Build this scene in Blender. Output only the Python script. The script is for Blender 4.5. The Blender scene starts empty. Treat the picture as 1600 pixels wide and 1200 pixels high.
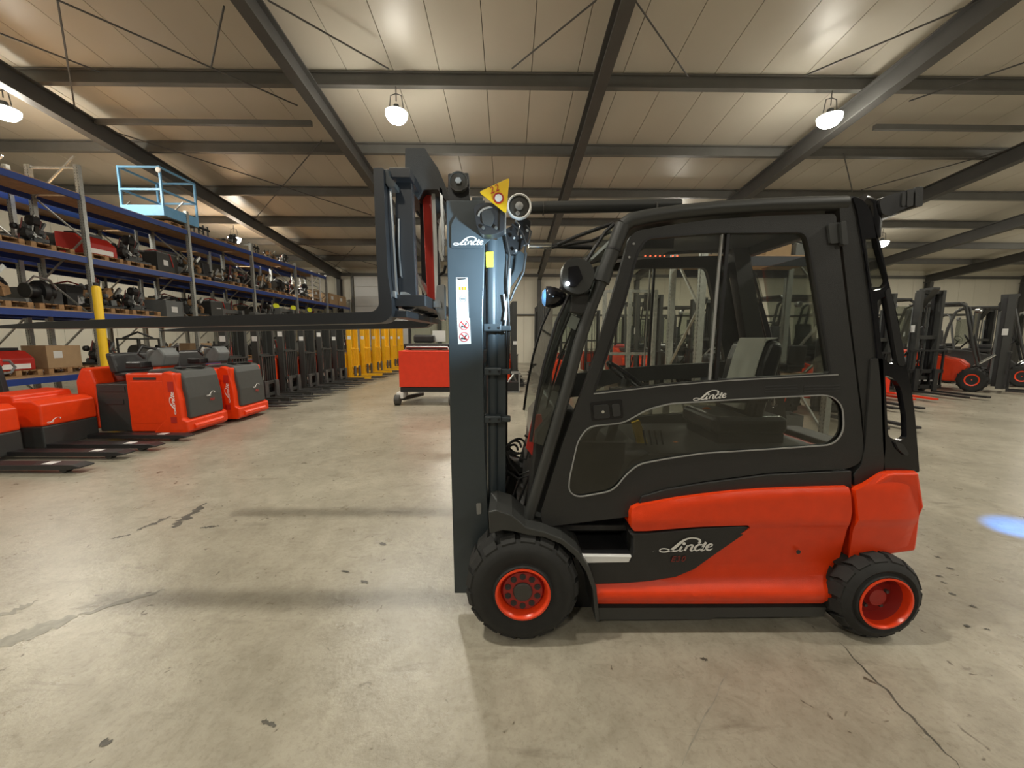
import bpy, bmesh, math, random
from mathutils import Vector, Matrix
random.seed(7)
sc = bpy.context.scene
col = sc.collection
R = math.radians
PI = math.pi

# ------------------------------------------------------------------ camera, world, exposure
CAM = Vector((0, 0, 1.60)); F = 600.0; PITCH = 6.84; YAW = 0.55; ROLL = 0.2
cd = bpy.data.cameras.new('camera'); cd.sensor_width = 36; cd.lens = F / 1600 * 36
cd.clip_start = 0.05; cd.clip_end = 200
cam = bpy.data.objects.new('camera', cd); col.objects.link(cam)
ROT = Matrix.Rotation(R(-YAW), 3, 'Z') @ Matrix.Rotation(R(90 - PITCH), 3, 'X') @ Matrix.Rotation(R(ROLL), 3, 'Z')
cam.matrix_world = Matrix.Translation(CAM) @ ROT.to_4x4()
sc.camera = cam
world = bpy.data.worlds.new('world'); sc.world = world; world.use_nodes = True
world.node_tree.nodes['Background'].inputs[0].default_value = (0.9, 0.85, 0.75, 1)
world.node_tree.nodes['Background'].inputs[1].default_value = 0.3
sc.view_settings.view_transform = 'Standard'; sc.view_settings.look = 'None'
sc.view_settings.gamma = 1; sc.view_settings.use_curve_mapping = False
sc.view_settings.exposure = 0.0
LAMP_W = 225.0; LAMP_UP = 50.0
LAMP_COL = (1.0, 0.95, 0.83)

def P(u, v, Y):
    """world point on the plane y = Y that the photograph shows at (u, v)"""
    d = ROT @ Vector(((u - 800) / F, -(v - 600) / F, -1))
    return CAM + d * (Y / d.y)

ROOF0 = 8.45; SLOPE = 0.10
def roof(Y): return ROOF0 - SLOPE * Y
def PR(u, v, drop):
    """point on the roof plane lowered by drop"""
    d = ROT @ Vector(((u - 800) / F, -(v - 600) / F, -1))
    t = (ROOF0 - drop - CAM.z) / (d.z + SLOPE * d.y)
    return CAM + d * t

# ------------------------------------------------------------------ materials
def mat(name, c, rough=0.5, metal=0.0, var=0.06, scale=8.0, bump=0.0, spec=0.5, coat=0.0, emis=None, es=0):
    m = bpy.data.materials.new(name); m.use_nodes = True
    nt = m.node_tree; b = nt.nodes['Principled BSDF']
    b.inputs['Roughness'].default_value = rough; b.inputs['Metallic'].default_value = metal
    b.inputs['Specular IOR Level'].default_value = spec; b.inputs['Coat Weight'].default_value = coat
    tc = nt.nodes.new('ShaderNodeTexCoord'); n = nt.nodes.new('ShaderNodeTexNoise')
    n.inputs['Scale'].default_value = scale; n.inputs['Detail'].default_value = 5
    nt.links.new(tc.outputs['Object'], n.inputs['Vector'])
    r = nt.nodes.new('ShaderNodeValToRGB')
    r.color_ramp.elements[0].position = .3; r.color_ramp.elements[1].position = .7
    r.color_ramp.elements[0].color = tuple(x * (1 - var) for x in c) + (1,)
    r.color_ramp.elements[1].color = tuple(min(1, x * (1 + var)) for x in c) + (1,)
    nt.links.new(n.outputs['Fac'], r.inputs['Fac']); nt.links.new(r.outputs['Color'], b.inputs['Base Color'])
    if bump:
        bp = nt.nodes.new('ShaderNodeBump'); bp.inputs['Strength'].default_value = bump; bp.inputs['Distance'].default_value = .003
        n2 = nt.nodes.new('ShaderNodeTexNoise'); n2.inputs['Scale'].default_value = scale * 22; n2.inputs['Detail'].default_value = 3
        nt.links.new(tc.outputs['Object'], n2.inputs['Vector'])
        nt.links.new(n2.outputs['Fac'], bp.inputs['Height']); nt.links.new(bp.outputs['Normal'], b.inputs['Normal'])
    if emis:
        b.inputs['Emission Color'].default_value = emis + (1,); b.inputs['Emission Strength'].default_value = es
    return m

def glass(name, tint, refl):
    m = bpy.data.materials.new(name); m.use_nodes = True; nt = m.node_tree; nt.nodes.clear()
    o = nt.nodes.new('ShaderNodeOutputMaterial'); mx = nt.nodes.new('ShaderNodeMixShader')
    t = nt.nodes.new('ShaderNodeBsdfTransparent'); t.inputs[0].default_value = tint + (1,)
    g = nt.nodes.new('ShaderNodeBsdfGlossy'); g.inputs['Roughness'].default_value = .03
    lw = nt.nodes.new('ShaderNodeLayerWeight'); lw.inputs[0].default_value = .25
    ma = nt.nodes.new('ShaderNodeMath'); ma.operation = 'MULTIPLY_ADD'; ma.inputs[1].default_value = .5; ma.inputs[2].default_value = refl
    nt.links.new(lw.outputs['Fresnel'], ma.inputs[0]); nt.links.new(ma.outputs[0], mx.inputs[0])
    nt.links.new(t.outputs[0], mx.inputs[1]); nt.links.new(g.outputs[0], mx.inputs[2]); nt.links.new(mx.outputs[0], o.inputs[0])
    return m

M = {}
M['red'] = mat('truck_orange_red_paint', (0.76, 0.047, 0.004), .36, bump=.25, var=.05, scale=14)
M['red2'] = mat('bright_red_paint', (0.80, 0.045, 0.012), .42, var=.05)
M['darkred'] = mat('deep_red_paint', (0.42, 0.02, 0.012), .5)
M['anth'] = mat('anthracite_plastic', (0.022, 0.022, 0.021), .52, bump=.3, scale=12)
M['anth2'] = mat('grey_black_paint', (0.034, 0.035, 0.033), .45)
M['mast'] = mat('mast_satin_paint', (0.046, 0.058, 0.066), .34, var=.04)
M['black'] = mat('black_steel', (0.013, 0.013, 0.014), .42)
M['gloss'] = mat('gloss_black', (0.010, 0.010, 0.012), .16)
M['rubber'] = mat('tyre_rubber', (0.014, 0.014, 0.013), .75, var=.2, scale=20, bump=.3)
M['rimred'] = mat('rim_red', (0.80, 0.055, 0.010), .3)
M['rimdark'] = mat('hub_dark_red', (0.30, 0.016, 0.011), .45)
M['hub'] = mat('hub_grey', (0.05, 0.048, 0.042), .5)
M['steel'] = mat('bare_steel', (0.55, 0.56, 0.56), .3, metal=.9)
M['galv'] = mat('galvanised_steel', (0.42, 0.43, 0.41), .42, metal=.55, var=.2, scale=25)
M['chrome'] = mat('chromed_rod', (0.75, 0.77, 0.78), .14, metal=1)
M['trim'] = mat('window_seal_grey', (0.30, 0.30, 0.29), .4)
M['white'] = mat('white_print', (0.80, 0.79, 0.76), .5, var=.02)
M['sticker'] = mat('sticker_film', (0.72, 0.72, 0.70), .4, var=.02)
M['stred'] = mat('sticker_red_ink', (0.55, 0.03, 0.03), .5)
M['ink'] = mat('sticker_black_ink', (0.03, 0.03, 0.03), .5)
M['e30'] = mat('dark_red_lettering', (0.16, 0.022, 0.016), .5)
M['yellow'] = mat('signal_yellow', (0.85, 0.55, 0.01), .45)
M['yelsafe'] = mat('stacker_yellow_paint', (0.80, 0.42, 0.01), .42)
M['blue'] = mat('rack_beam_blue', (0.018, 0.050, 0.24), .42)
M['skyblue'] = mat('light_blue_paint', (0.17, 0.42, 0.70), .45)
M['bluelens'] = mat('blue_lamp_lens', (0.15, 0.40, 0.75), .15, emis=(0.2, 0.5, 1.0), es=0.4)
M['lamplit'] = mat('lit_led', (1, 1, 1), .3, emis=(0.9, 0.97, 1.0), es=25)
M['wood'] = mat('pallet_wood', (0.34, 0.20, 0.095), .8, var=.3, scale=6)
M['board'] = mat('chipboard_shelf', (0.42, 0.27, 0.15), .8, var=.15)
M['card'] = mat('cardboard', (0.40, 0.27, 0.15), .85)
M['greybox'] = mat('grey_plastic', (0.13, 0.14, 0.14), .5)
M['green'] = mat('dark_green_paint', (0.02, 0.08, 0.06), .5)
M['orange'] = mat('orange_plastic', (0.75, 0.20, 0.02), .5)
M['cream'] = mat('off_white_plastic', (0.55, 0.52, 0.44), .5)
M['beam'] = mat('rafter_grey_paint', (0.085, 0.083, 0.078), .55, var=.1, scale=2)
M['purlin'] = mat('purlin_grey', (0.15, 0.147, 0.135), .5, var=.1, scale=2)
M['ceil'] = mat('roof_panel_cream', (0.60, 0.56, 0.475), .38, var=.03, scale=.6)
M['wall'] = mat('wall_panel_beige', (0.70, 0.665, 0.555), .5, var=.04, scale=.6)
M['door'] = mat('door_panel_grey', (0.40, 0.39, 0.35), .5)
M['seat'] = mat('seat_vinyl', (0.03, 0.03, 0.031), .33, bump=.2)
M['film'] = mat('seat_plastic_film', (0.60, 0.61, 0.56), .15)
M['cable'] = mat('cable_rubber', (0.012, 0.012, 0.012), .5)
M['ftop'] = mat('worn_fork_steel', (0.10, 0.10, 0.10), .38, metal=.5, var=.3)
M['tag'] = mat('fluorescent_tag', (0.75, 0.80, 0.03), .6)
M['glass'] = glass('cab_glass', (0.93, 0.94, 0.91), .05)
M['dglass'] = glass('lower_cab_glass', (0.66, 0.67, 0.64), .05)
M['clear'] = glass('clear_guard_glass', (0.80, 0.83, 0.80), .06)

def floor_material():
    m = bpy.data.materials.new('concrete_floor'); m.use_nodes = True; nt = m.node_tree; b = nt.nodes['Principled BSDF']
    tc = nt.nodes.new('ShaderNodeTexCoord')
    def noise(s, d, ro=.55, vec=None, dist=0):
        n = nt.nodes.new('ShaderNodeTexNoise'); n.inputs['Scale'].default_value = s; n.inputs['Detail'].default_value = d
        n.inputs['Roughness'].default_value = ro; n.inputs['Distortion'].default_value = dist
        nt.links.new(vec or tc.outputs['Object'], n.inputs['Vector']); return n.outputs['Fac']
    def ramp(f, p0, c0, p1, c1):
        r = nt.nodes.new('ShaderNodeValToRGB'); r.color_ramp.elements[0].position = p0; r.color_ramp.elements[1].position = p1
        r.color_ramp.elements[0].color = c0 + (1,); r.color_ramp.elements[1].color = c1 + (1,); nt.links.new(f, r.inputs[0]); return r.outputs[0]
    def mix(a, c, f, t='MULTIPLY'):
        x = nt.nodes.new('ShaderNodeMix'); x.data_type = 'RGBA'; x.blend_type = t
        if isinstance(f, float): x.inputs['Factor'].default_value = f
        else: nt.links.new(f, x.inputs['Factor'])
        nt.links.new(a, x.inputs[6])
        if isinstance(c, tuple): x.inputs[7].default_value = c + (1,)
        else: nt.links.new(c, x.inputs[7])
        return x.outputs[2]
    base = ramp(noise(.9, 9, .62), .3, (0.285, 0.258, 0.20), .72, (0.445, 0.408, 0.325))
    base = mix(base, ramp(noise(7, 8, .7, dist=.6), .35, (.80, .79, .77), .6, (1, 1, 1)), 1.0)
    base = mix(base, ramp(noise(38, 5, .7), .35, (.84, .83, .82), .5, (1, 1, 1)), .9)
    # dark spots and oily smears, stretched diagonally as tyres drag them
    mp = nt.nodes.new('ShaderNodeMapping'); mp.inputs['Rotation'].default_value = (0, 0, R(-38)); mp.inputs['Scale'].default_value = (1.0, 4.0, 1)
    nt.links.new(tc.outputs['Object'], mp.inputs[0])
    base = mix(base, ramp(noise(1.7, 6, .65, mp.outputs[0], .4), .60, (1, 1, 1), .76, (.50, .48, .46)), .8)
    base = mix(base, ramp(noise(11, 2, .5, dist=1.2), .70, (1, 1, 1), .755, (.34, .31, .28)), 1.0)
    nt.links.new(base, b.inputs['Base Color'])
    ro = nt.nodes.new('ShaderNodeMapRange'); ro.inputs[3].default_value = .20; ro.inputs[4].default_value = .40
    nt.links.new(noise(5, 8, .7), ro.inputs[0]); nt.links.new(ro.outputs[0], b.inputs['Roughness'])
    b.inputs['Specular IOR Level'].default_value = .55
    bp = nt.nodes.new('ShaderNodeBump'); bp.inputs['Strength'].default_value = .22; bp.inputs['Distance'].default_value = .01
    nt.links.new(noise(26, 7, .7), bp.inputs['Height']); nt.links.new(bp.outputs[0], b.inputs['Normal'])
    return m
M['floor'] = floor_material()
M['stain'] = mat('oil_stain', (0.085, 0.078, 0.062), .4, var=.4, scale=20)
M['stain2'] = mat('tyre_smear', (0.25, 0.235, 0.19), .4, var=.2, scale=20)

def post_material():
    m = mat('perforated_post', (0.40, 0.41, 0.39), .42, metal=.5, var=.15, scale=20)
    return m
M['post'] = post_material()

# ------------------------------------------------------------------ mesh helpers
def link(name, me, m, parent=None, smooth=False):
    if m is not None: me.materials.append(m)
    if smooth:
        for p in me.polygons: p.use_smooth = True
    o = bpy.data.objects.new(name, me); col.objects.link(o)
    if parent is not None: o.parent = parent
    return o

def bev(o, w, seg=2, ang=40):
    md = o.modifiers.new('bevel', 'BEVEL'); md.width = w; md.segments = seg; md.limit_method = 'ANGLE'; md.angle_limit = R(ang)
    md.harden_normals = False
    return o

class MB:
    def __init__(s): s.v = []; s.f = []
    def add(s, vs, fs):
        n = len(s.v); s.v += [tuple(v) for v in vs]; s.f += [tuple(i + n for i in f) for f in fs]; return s
    def box(s, x0, x1, y0, y1, z0, z1):
        return s.add([(x0,y0,z0),(x1,y0,z0),(x1,y1,z0),(x0,y1,z0),(x0,y0,z1),(x1,y0,z1),(x1,y1,z1),(x0,y1,z1)],
                     [(0,3,2,1),(4,5,6,7),(0,1,5,4),(1,2,6,5),(2,3,7,6),(3,0,4,7)])
    def cbox(s, c, sx, sy, sz): return s.box(c[0]-sx/2, c[0]+sx/2, c[1]-sy/2, c[1]+sy/2, c[2]-sz/2, c[2]+sz/2)
    def bar(s, a, b, w, h, up=(0, 0, 1)):
        a = Vector(a); b = Vector(b); d = (b - a).normalized(); up = Vector(up)
        if abs(d.dot(up)) > .98: up = Vector((0, 1, 0))
        x = d.cross(up).normalized() * w / 2; z = x.cross(d).normalized() * h / 2
        return s.add([a-x-z, a+x-z, a+x+z, a-x+z, b-x-z, b+x-z, b+x+z, b-x+z],
                     [(0,3,2,1),(4,5,6,7),(0,1,5,4),(1,2,6,5),(2,3,7,6),(3,0,4,7)])
    def tube(s, pts, r, n=10, caps=True):
        pts = [Vector(p) for p in pts]; k = len(pts); rs = r if isinstance(r, (list, tuple)) else [r] * k
        rings = []; prev = None
        for i, p in enumerate(pts):
            d = (pts[min(i+1, k-1)] - pts[max(i-1, 0)]).normalized()
            if prev is None:
                a = Vector((0, 0, 1)) if abs(d.z) < .9 else Vector((0, 1, 0)); x = d.cross(a).normalized()
            else:
                x = (prev - d * prev.dot(d)).normalized()
            prev = x; y = d.cross(x)
            rings.append([p + (x * math.cos(2*PI*j/n) + y * math.sin(2*PI*j/n)) * rs[i] for j in range(n)])
        vs = [v for rg in rings for v in rg]; fs = []
        for i in range(k - 1):
            for j in range(n): fs.append((i*n+j, i*n+(j+1) % n, (i+1)*n+(j+1) % n, (i+1)*n+j))
        if caps: fs += [tuple(range(n))[::-1], tuple((k-1)*n+j for j in range(n))]
        return s.add(vs, fs)
    def lathe(s, c, prof, n=32, axis='Y', caps=True):
        """prof: list of (along-axis, radius)"""
        vs = []; fs = []; k = len(prof)
        for (a, r) in prof:
            for j in range(n):
                t = 2*PI*j/n; p, q = r*math.cos(t), r*math.sin(t)
                vs.append({'Y': (c[0]+p, c[1]+a, c[2]+q), 'Z': (c[0]+p, c[1]+q, c[2]+a), 'X': (c[0]+a, c[1]+p, c[2]+q)}[axis])
        for i in range(k - 1):
            for j in range(n): fs.append((i*n+j, i*n+(j+1) % n, (i+1)*n+(j+1) % n, (i+1)*n+j))
        if caps and prof[0][1] > 1e-5: fs.append(tuple(range(n)))
        if caps and prof[-1][1] > 1e-5: fs.append(tuple((k-1)*n+j for j in range(n)))
        return s.add(vs, fs)
    def prism(s, poly, y0, y1, axis='Y'):
        """poly: (x, z) pairs for axis Y; (y, z) for X; (x, y) for Z"""
        n = len(poly)
        def mk(p, t): return {'Y': (p[0], t, p[1]), 'X': (t, p[0], p[1]), 'Z': (p[0], p[1], t)}[axis]
        vs = [mk(p, y0) for p in poly] + [mk(p, y1) for p in poly]
        fs = [tuple(range(n)), tuple(range(n, 2*n))[::-1]] + [(i, n+i, n+(i+1) % n, (i+1) % n) for i in range(n)]
        return s.add(vs, fs)
    def mesh(s, name):
        me = bpy.data.meshes.new(name); me.from_pydata(s.v, [], s.f); me.validate()
        bm = bmesh.new(); bm.from_mesh(me); bmesh.ops.recalc_face_normals(bm, faces=bm.faces); bm.to_mesh(me); bm.free()
        return me
    def build(s, name, m, parent=None, smooth=False, bevel=0, seg=2):
        o = link(name, s.mesh(name), m, parent, smooth)
        if bevel: bev(o, bevel, seg)
        if smooth:
            e = o.modifiers.new('edges', 'EDGE_SPLIT'); e.split_angle = R(38)
        return o

def smooth_poly(pts, r=6, n=4):
    """round every corner of a pixel polygon by radius r"""
    out = []; k = len(pts)
    for i in range(k):
        p = Vector(pts[i][:2]); a = Vector(pts[i-1][:2]); b = Vector(pts[(i+1) % k][:2]); rr = pts[i][2] if len(pts[i]) > 2 else r
        da = (a-p); db = (b-p); la = min(rr, da.length*.45); lb = min(rr, db.length*.45)
        A = p + da.normalized()*la; B = p + db.normalized()*lb
        for j in range(n+1):
            t = j/n; out.append(tuple((A*(1-t)+p*t)*(1-t) + (p*(1-t)+B*t)*t))
    return out

def plate(name, poly, Y, depth, m, parent, holes=(), disp=None, cuts=None, bevel=0.0, mirror=False, smooth=False, seg=2):
    """solid plate whose front outline is given in photograph pixels on the plane y=Y; disp(u,v) offsets the front in y"""
    bm = bmesh.new(); edges = []
    for lp in [poly] + list(holes):
        vs = [bm.verts.new((p[0], p[1], 0)) for p in lp]
        edges += [bm.edges.new((vs[i], vs[(i+1) % len(vs)])) for i in range(len(vs))]
    bmesh.ops.triangle_fill(bm, use_beauty=True, use_dissolve=False, edges=edges)
    if cuts:
        us = [p[0] for p in poly]; vs_ = [p[1] for p in poly]
        cu, cv = cuts
        u = min(us) + cu
        while u < max(us):
            bmesh.ops.bisect_plane(bm, geom=bm.verts[:]+bm.edges[:]+bm.faces[:], plane_co=(u, 0, 0), plane_no=(1, 0, 0)); u += cu
        v = min(vs_) + cv
        while v < max(vs_):
            bmesh.ops.bisect_plane(bm, geom=bm.verts[:]+bm.edges[:]+bm.faces[:], plane_co=(0, v, 0), plane_no=(0, 1, 0)); v += cv
        bmesh.ops.remove_doubles(bm, verts=bm.verts, dist=.02)
    fr = list(bm.faces)
    ret = bmesh.ops.extrude_face_region(bm, geom=fr, use_keep_orig=True)
    back = set(g for g in ret['geom'] if isinstance(g, bmesh.types.BMVert))
    for v in bm.verts:
        u_, v_ = v.co.x, v.co.y
        if v in back:
            p = P(u_, v_, Y); p = Vector((p.x, Y + depth, p.z))
        else:
            d = disp(u_, v_) if disp else 0
            p = P(u_, v_, Y); p = Vector((p.x, Y + d, p.z))
        v.co = p
    if mirror:
        for v in bm.verts: v.co.y = 2*YC - v.co.y
    bmesh.ops.recalc_face_normals(bm, faces=bm.faces)
    me = bpy.data.meshes.new(name); bm.to_mesh(me); bm.free()
    o = link(name, me, m, parent, smooth)
    if bevel: bev(o, bevel, seg)
    if smooth:
        e = o.modifiers.new('edges', 'EDGE_SPLIT'); e.split_angle = R(42)
    return o

def tag(o, label=None, cat=None, group=None, kind=None):
    if label: o['label'] = label
    if cat: o['category'] = cat
    if group: o['group'] = group
    if kind: o['kind'] = kind
    return o
def thing(name, label, cat, loc=(0, 0, 0), rz=0, group=None):
    o = bpy.data.objects.new(name, None); col.objects.link(o); o.location = loc; o.rotation_euler = (0, 0, rz)
    o.empty_display_size = .2
    return tag(o, label, cat, group)
def struct(o): o['kind'] = 'structure'; return o
KIDS = {}
def copy_tree(o, parent=None, swap=None):
    c = o.copy(); col.objects.link(c)
    if swap and c.type == 'MESH' and c.data.materials and c.data.materials[0] in swap:
        key = (c.data.name, swap[c.data.materials[0]].name)
        if key not in KIDS:
            me = c.data.copy(); me.materials[0] = swap[c.data.materials[0]]; KIDS[key] = me
        c.data = KIDS[key]
    if parent is not None: c.parent = parent
    for ch in list(o.children): copy_tree(ch, c, swap)
    return c

# wordmark, drawn as tapering strokes (units: width 1.0, baseline 0)
def strokes():
    S = []
    S.append([(1085,355,46),(1120,318,58),(1105,270,50),(1040,238,34),(960,224,28),(870,230,32),(765,270,48),(670,340,64),(570,430,68),(480,495,52),(395,533,36),(310,545,28),(238,530,27),(222,500,27),(262,468,26),(345,464,26),(440,492,32),(530,522,42),(600,522,34),(660,498,20)])
    S.append([(722,418,48),(672,505,54),(712,528,34),(750,505,18)])
    S.append([(846,398,50),(785,522,52)]); S.append([(815,450,26),(900,392,34),(960,408,52),(922,500,52),(955,528,32),(995,505,16)])
    S.append([(1258,326,60),(1163,500,56),(1200,524,30),(1240,505,16)]); S.append([(1205,392,22),(1150,384,34),(1080,392,42),(1022,450,54),(1022,508,40),(1080,522,32),(1150,480,30),(1190,440,30)])
    S.append([(1300,458,24),(1385,425,28),(1405,390,24),(1355,376,36),(1285,430,58),(1280,492,50),(1340,520,34),(1412,482,20)])
    return S
def dense(pts, n=5):
    out = []
    for i in range(len(pts)-1):
        p0 = pts[max(i-1, 0)]; p1 = pts[i]; p2 = pts[i+1]; p3 = pts[min(i+2, len(pts)-1)]
        for j in range(n):
            t = j/n
            out.append(tuple(.5*((2*b)+(-a+c)*t+(2*a-5*b+4*c-d)*t*t+(-a+3*b-3*c+d)*t**3) for a, b, c, d in zip(p0, p1, p2, p3)))
    out.append(pts[-1]); return out
def wordmark(name, origin, ex, ez, m, parent, nrm=(0, -1, 0), t=.0012, only_first=False):
    """origin: lower left; ex: width vector; ez: unit-height direction scaled as ex"""
    mb = MB(); ex = Vector(ex); ez = Vector(ez); o = Vector(origin); N = Vector(nrm)
    def W(x, y, k): return o + ex*((x-215)/1200) + ez*((545-y)/1200) + N*t*k
    for s in strokes()[: 1 if only_first else None]:
        d = dense(s); L = []; Rr = []
        for i, (x, y, w) in enumerate(d):
            a = d[max(i-1, 0)]; b = d[min(i+1, len(d)-1)]; dx, dy = b[0]-a[0], b[1]-a[1]; l = math.hypot(dx, dy) or 1
            nx, ny = -dy/l*w/2, dx/l*w/2; L.append((x+nx, y+ny)); Rr.append((x-nx, y-ny))
        n = len(d); vs = [W(*p, 1) for p in L] + [W(*p, 1) for p in Rr]
        mb.add(vs, [(i, i+1, n+i+1, n+i) for i in range(n-1)])
    if not only_first:
        mb.add([W(765+38*math.cos(a), 355+38*math.sin(a), 1) for a in [2*PI*k/14 for k in range(14)]], [tuple(range(14))])
    me = bpy.data.meshes.new(name); me.from_pydata(mb.v, [], mb.f)
    return link(name, me, m, parent)
def text(name, body, size, loc, xdir, zdir, m, parent, shear=0, offset=0, space=1.0):
    cu = bpy.data.curves.new(name, 'FONT'); cu.body = body; cu.size = size; cu.shear = shear; cu.offset = offset; cu.extrude = .0006; cu.space_character = space
    cu.align_x = 'CENTER'; cu.align_y = 'CENTER'; cu.resolution_u = 3
    tmp = bpy.data.objects.new('tmp', cu); col.objects.link(tmp)
    dg = bpy.context.evaluated_depsgraph_get(); me = bpy.data.meshes.new_from_object(tmp.evaluated_get(dg))
    bpy.data.objects.remove(tmp)
    X = Vector(xdir).normalized(); Z = Vector(zdir).normalized(); N = X.cross(Z)
    mt = Matrix((X, Z, N)).transposed().to_4x4(); mt.translation = Vector(loc); me.transform(mt)
    me.materials.clear()
    return link(name, me, m, parent)
# ------------------------------------------------------------------ hall
XL, XR, YB, YF = -17.0, 37.0, 25.0, -9.0
mb = MB()
mb.box(XL, XR, YF, YB, -.3, 0)
fl = struct(mb.build('floor', M['floor']))
def ground(u, v, z=0.0):
    d = ROT @ Vector(((u - 800) / F, -(v - 600) / F, -1)); t = (z - CAM.z) / d.z; return CAM + d * t
ZS = [.0006]
def ground_strip(name, pts, widths, m, z=0, jag=0):
    ZS[0] += .00012; z = ZS[0]; mb = MB(); L = []; Rr = []; g = [ground(*p) for p in pts]; n = len(g)
    for i, p in enumerate(g):
        d = (g[-1] - g[0]).normalized(); s = Vector((-d.y, d.x, 0)) * widths[i] / 2
        L.append(p + s * (1 + random.uniform(-jag, jag))); Rr.append(p - s * (1 + random.uniform(-jag, jag)))
    vs = [(p.x, p.y, z) for p in L] + [(p.x, p.y, z) for p in Rr]
    mb.add(vs, [(i, n+i, n+i+1, i+1) for i in range(n-1)])
    me = bpy.data.meshes.new(name); me.from_pydata(mb.v, [], mb.f); me.update()
    bm = bmesh.new(); bm.from_mesh(me)
    for f_ in bm.faces:
        f_.normal_update()
        if f_.normal.z < 0: f_.normal_flip()
    bm.to_mesh(me); bm.free()
    return link(name, me, m, fl)
def jagged(a, b, n, w, name, m, jag=.6):
    JT = min(2.0, .3*math.hypot(b[0]-a[0], b[1]-a[1])/n)
    pts = [(a[0]+(b[0]-a[0])*i/n + random.uniform(-1, 1)*JT, a[1]+(b[1]-a[1])*i/n + random.uniform(-1, 1)*JT) for i in range(n+1)]
    ws = [w * max(.05, math.sin(PI*(i+.3)/(n+.6)))**.6 for i in range(n+1)]
    return ground_strip(name, pts, ws, m, jag=jag)
jagged((1312, 1005), (1500, 1199), 26, .012, 'floor_joint', M['stain'], .3)
jagged((1140, 1040), (1065, 1199), 14, .006, 'floor_crack', M['stain2'], .5)
for a, b, w in [((268, 826), (322, 785), .07), ((213, 829), (268, 806), .05), ((173, 842), (205, 835), .035), ((312, 825), (342, 822), .03)]:
    jagged(a, b, 22, w, 'oil_stain', M['stain'], .9)
jagged((-20, 1015), (122, 962), 18, .13, 'tyre_smear', M['stain2'], .25); jagged((122, 962), (260, 920), 14, .04, 'tyre_smear', M['stain2'], .5)
jagged((-10, 968), (60, 938), 14, .05, 'tyre_smear', M['stain2'], .8)
for (u, v, w) in [(598, 850, .035), (165, 1160, .03), (415, 1128, .02), (425, 1132, .018), (1192, 905, .02), (1100, 1030, .02), (1465, 870, .02), (1485, 888, .022), (1468, 900, .018), (1488, 928, .018), (1520, 947, .022), (1511, 978, .018), (1542, 983, .012), (1475, 910, .012), (540, 893, .015), (570, 909, .02)]:
    jagged((u-6, v-1), (u+6, v+2), 6, w, 'floor_spot', M['stain'], .6)

# roof panels
ce = struct(bpy.data.objects.new('ceiling', None)); col.objects.link(ce)
pw = 1.03; x = XL; pm = None
def slab(mb, x0, x1, y0, y1, drop, th):
    z0, z1 = roof(y0)-drop, roof(y1)-drop
    return mb.add([(x0,y0,z0-th),(x1,y0,z0-th),(x1,y1,z1-th),(x0,y1,z1-th),(x0,y0,z0),(x1,y0,z0),(x1,y1,z1),(x0,y1,z1)],
                  [(0,3,2,1),(4,5,6,7),(0,1,5,4),(1,2,6,5),(2,3,7,6),(3,0,4,7)])
me = slab(MB(), 0, pw-.014, YF, YB, -.1, .1).mesh('ceiling_panel'); me.materials.append(M['ceil'])
me2 = slab(MB(), 0, XR-XL, YF, YB, -.13, .03).mesh('ceiling_deck')
o = link('ceiling_deck', me2, M['beam'], ce); o.location.x = XL
while x < XR:
    o = bpy.data.objects.new('ceiling_panel', me); col.objects.link(o); o.parent = ce; o.location = (x, 0, 0); x += pw
# purlins
for Y in [9.42 + 2.62*k for k in range(-6, 7)]:
    if Y > YB - .2 or Y < YF: continue
    z = roof(Y)
    mb = MB(); mb.box(XL, XR, Y-.07, Y+.07, z-.30, z-.27); mb.box(XL, XR, Y-.012, Y+.012, z-.27, z-.02); mb.box(XL, XR, Y-.07, Y+.07, z-.035, z-.006)
    struct(mb.build('purlin', M['purlin']))
# rafters, I sections following the slope
for X in [-16.9, -10.6, -4.38, 1.93, 8.1, 14.3, 20.5, 26.7, 32.9]:
    mb = MB()
    for (hw, d0, th) in ((.11, .305, .03), (.011, .335, .40), (.12, .735, .035)):
        slab(mb, X-hw, X+hw, YF, YB-.02, d0, th)
    struct(mb.build('rafter', M['beam']))
    mb = MB(); z = roof(YB)-.75
    mb.box(X-.11, X+.11, YB-.45, YB-.42, 0, z); mb.box(X-.11, X+.11, YB-.13, YB-.10, 0, z); mb.box(X-.012, X+.012, YB-.42, YB-.13, 0, z)
    struct(mb.build('steel_column', M['beam']))
# wind bracing rods under the roof
for a, b in [((90, 0), (118, 176)), ((90, 0), (465, 165)), ((0, 52), (155, 112)), ((350, 10), (330, 105)), ((185, 208), (580, 336)), ((502, 220), (395, 346)),
             ((418, 0), (608, 108)), ((800, 107), (932, 0)), ((992, 0), (1075, 120)), ((1260, 117), (1535, 0)), ((1318, 240), (1332, 300)),
             ((1420, 158), (1600, 98)), ((1345, 297), (1570, 235)), ((440, 370), (600, 455)), ((555, 385), (520, 420)), ((440, 372), (590, 415))]:
    A = PR(a[0], a[1], .36); B = PR(b[0], b[1], .36)
    struct(MB().tube([A, B], .016, 6).build('brace_rod', M['beam']))
for a, b in [((150, 190), (487, 193)), ((400, 351), (585, 352)), ((1366, 199), (1600, 201))]:
    A = PR(a[0], a[1], .34); B = PR(b[0], b[1], .34); B.y = A.y; B.z = A.z
    struct(MB().bar(A, B, .1, .12).build('tie_beam', M['purlin']))

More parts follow.
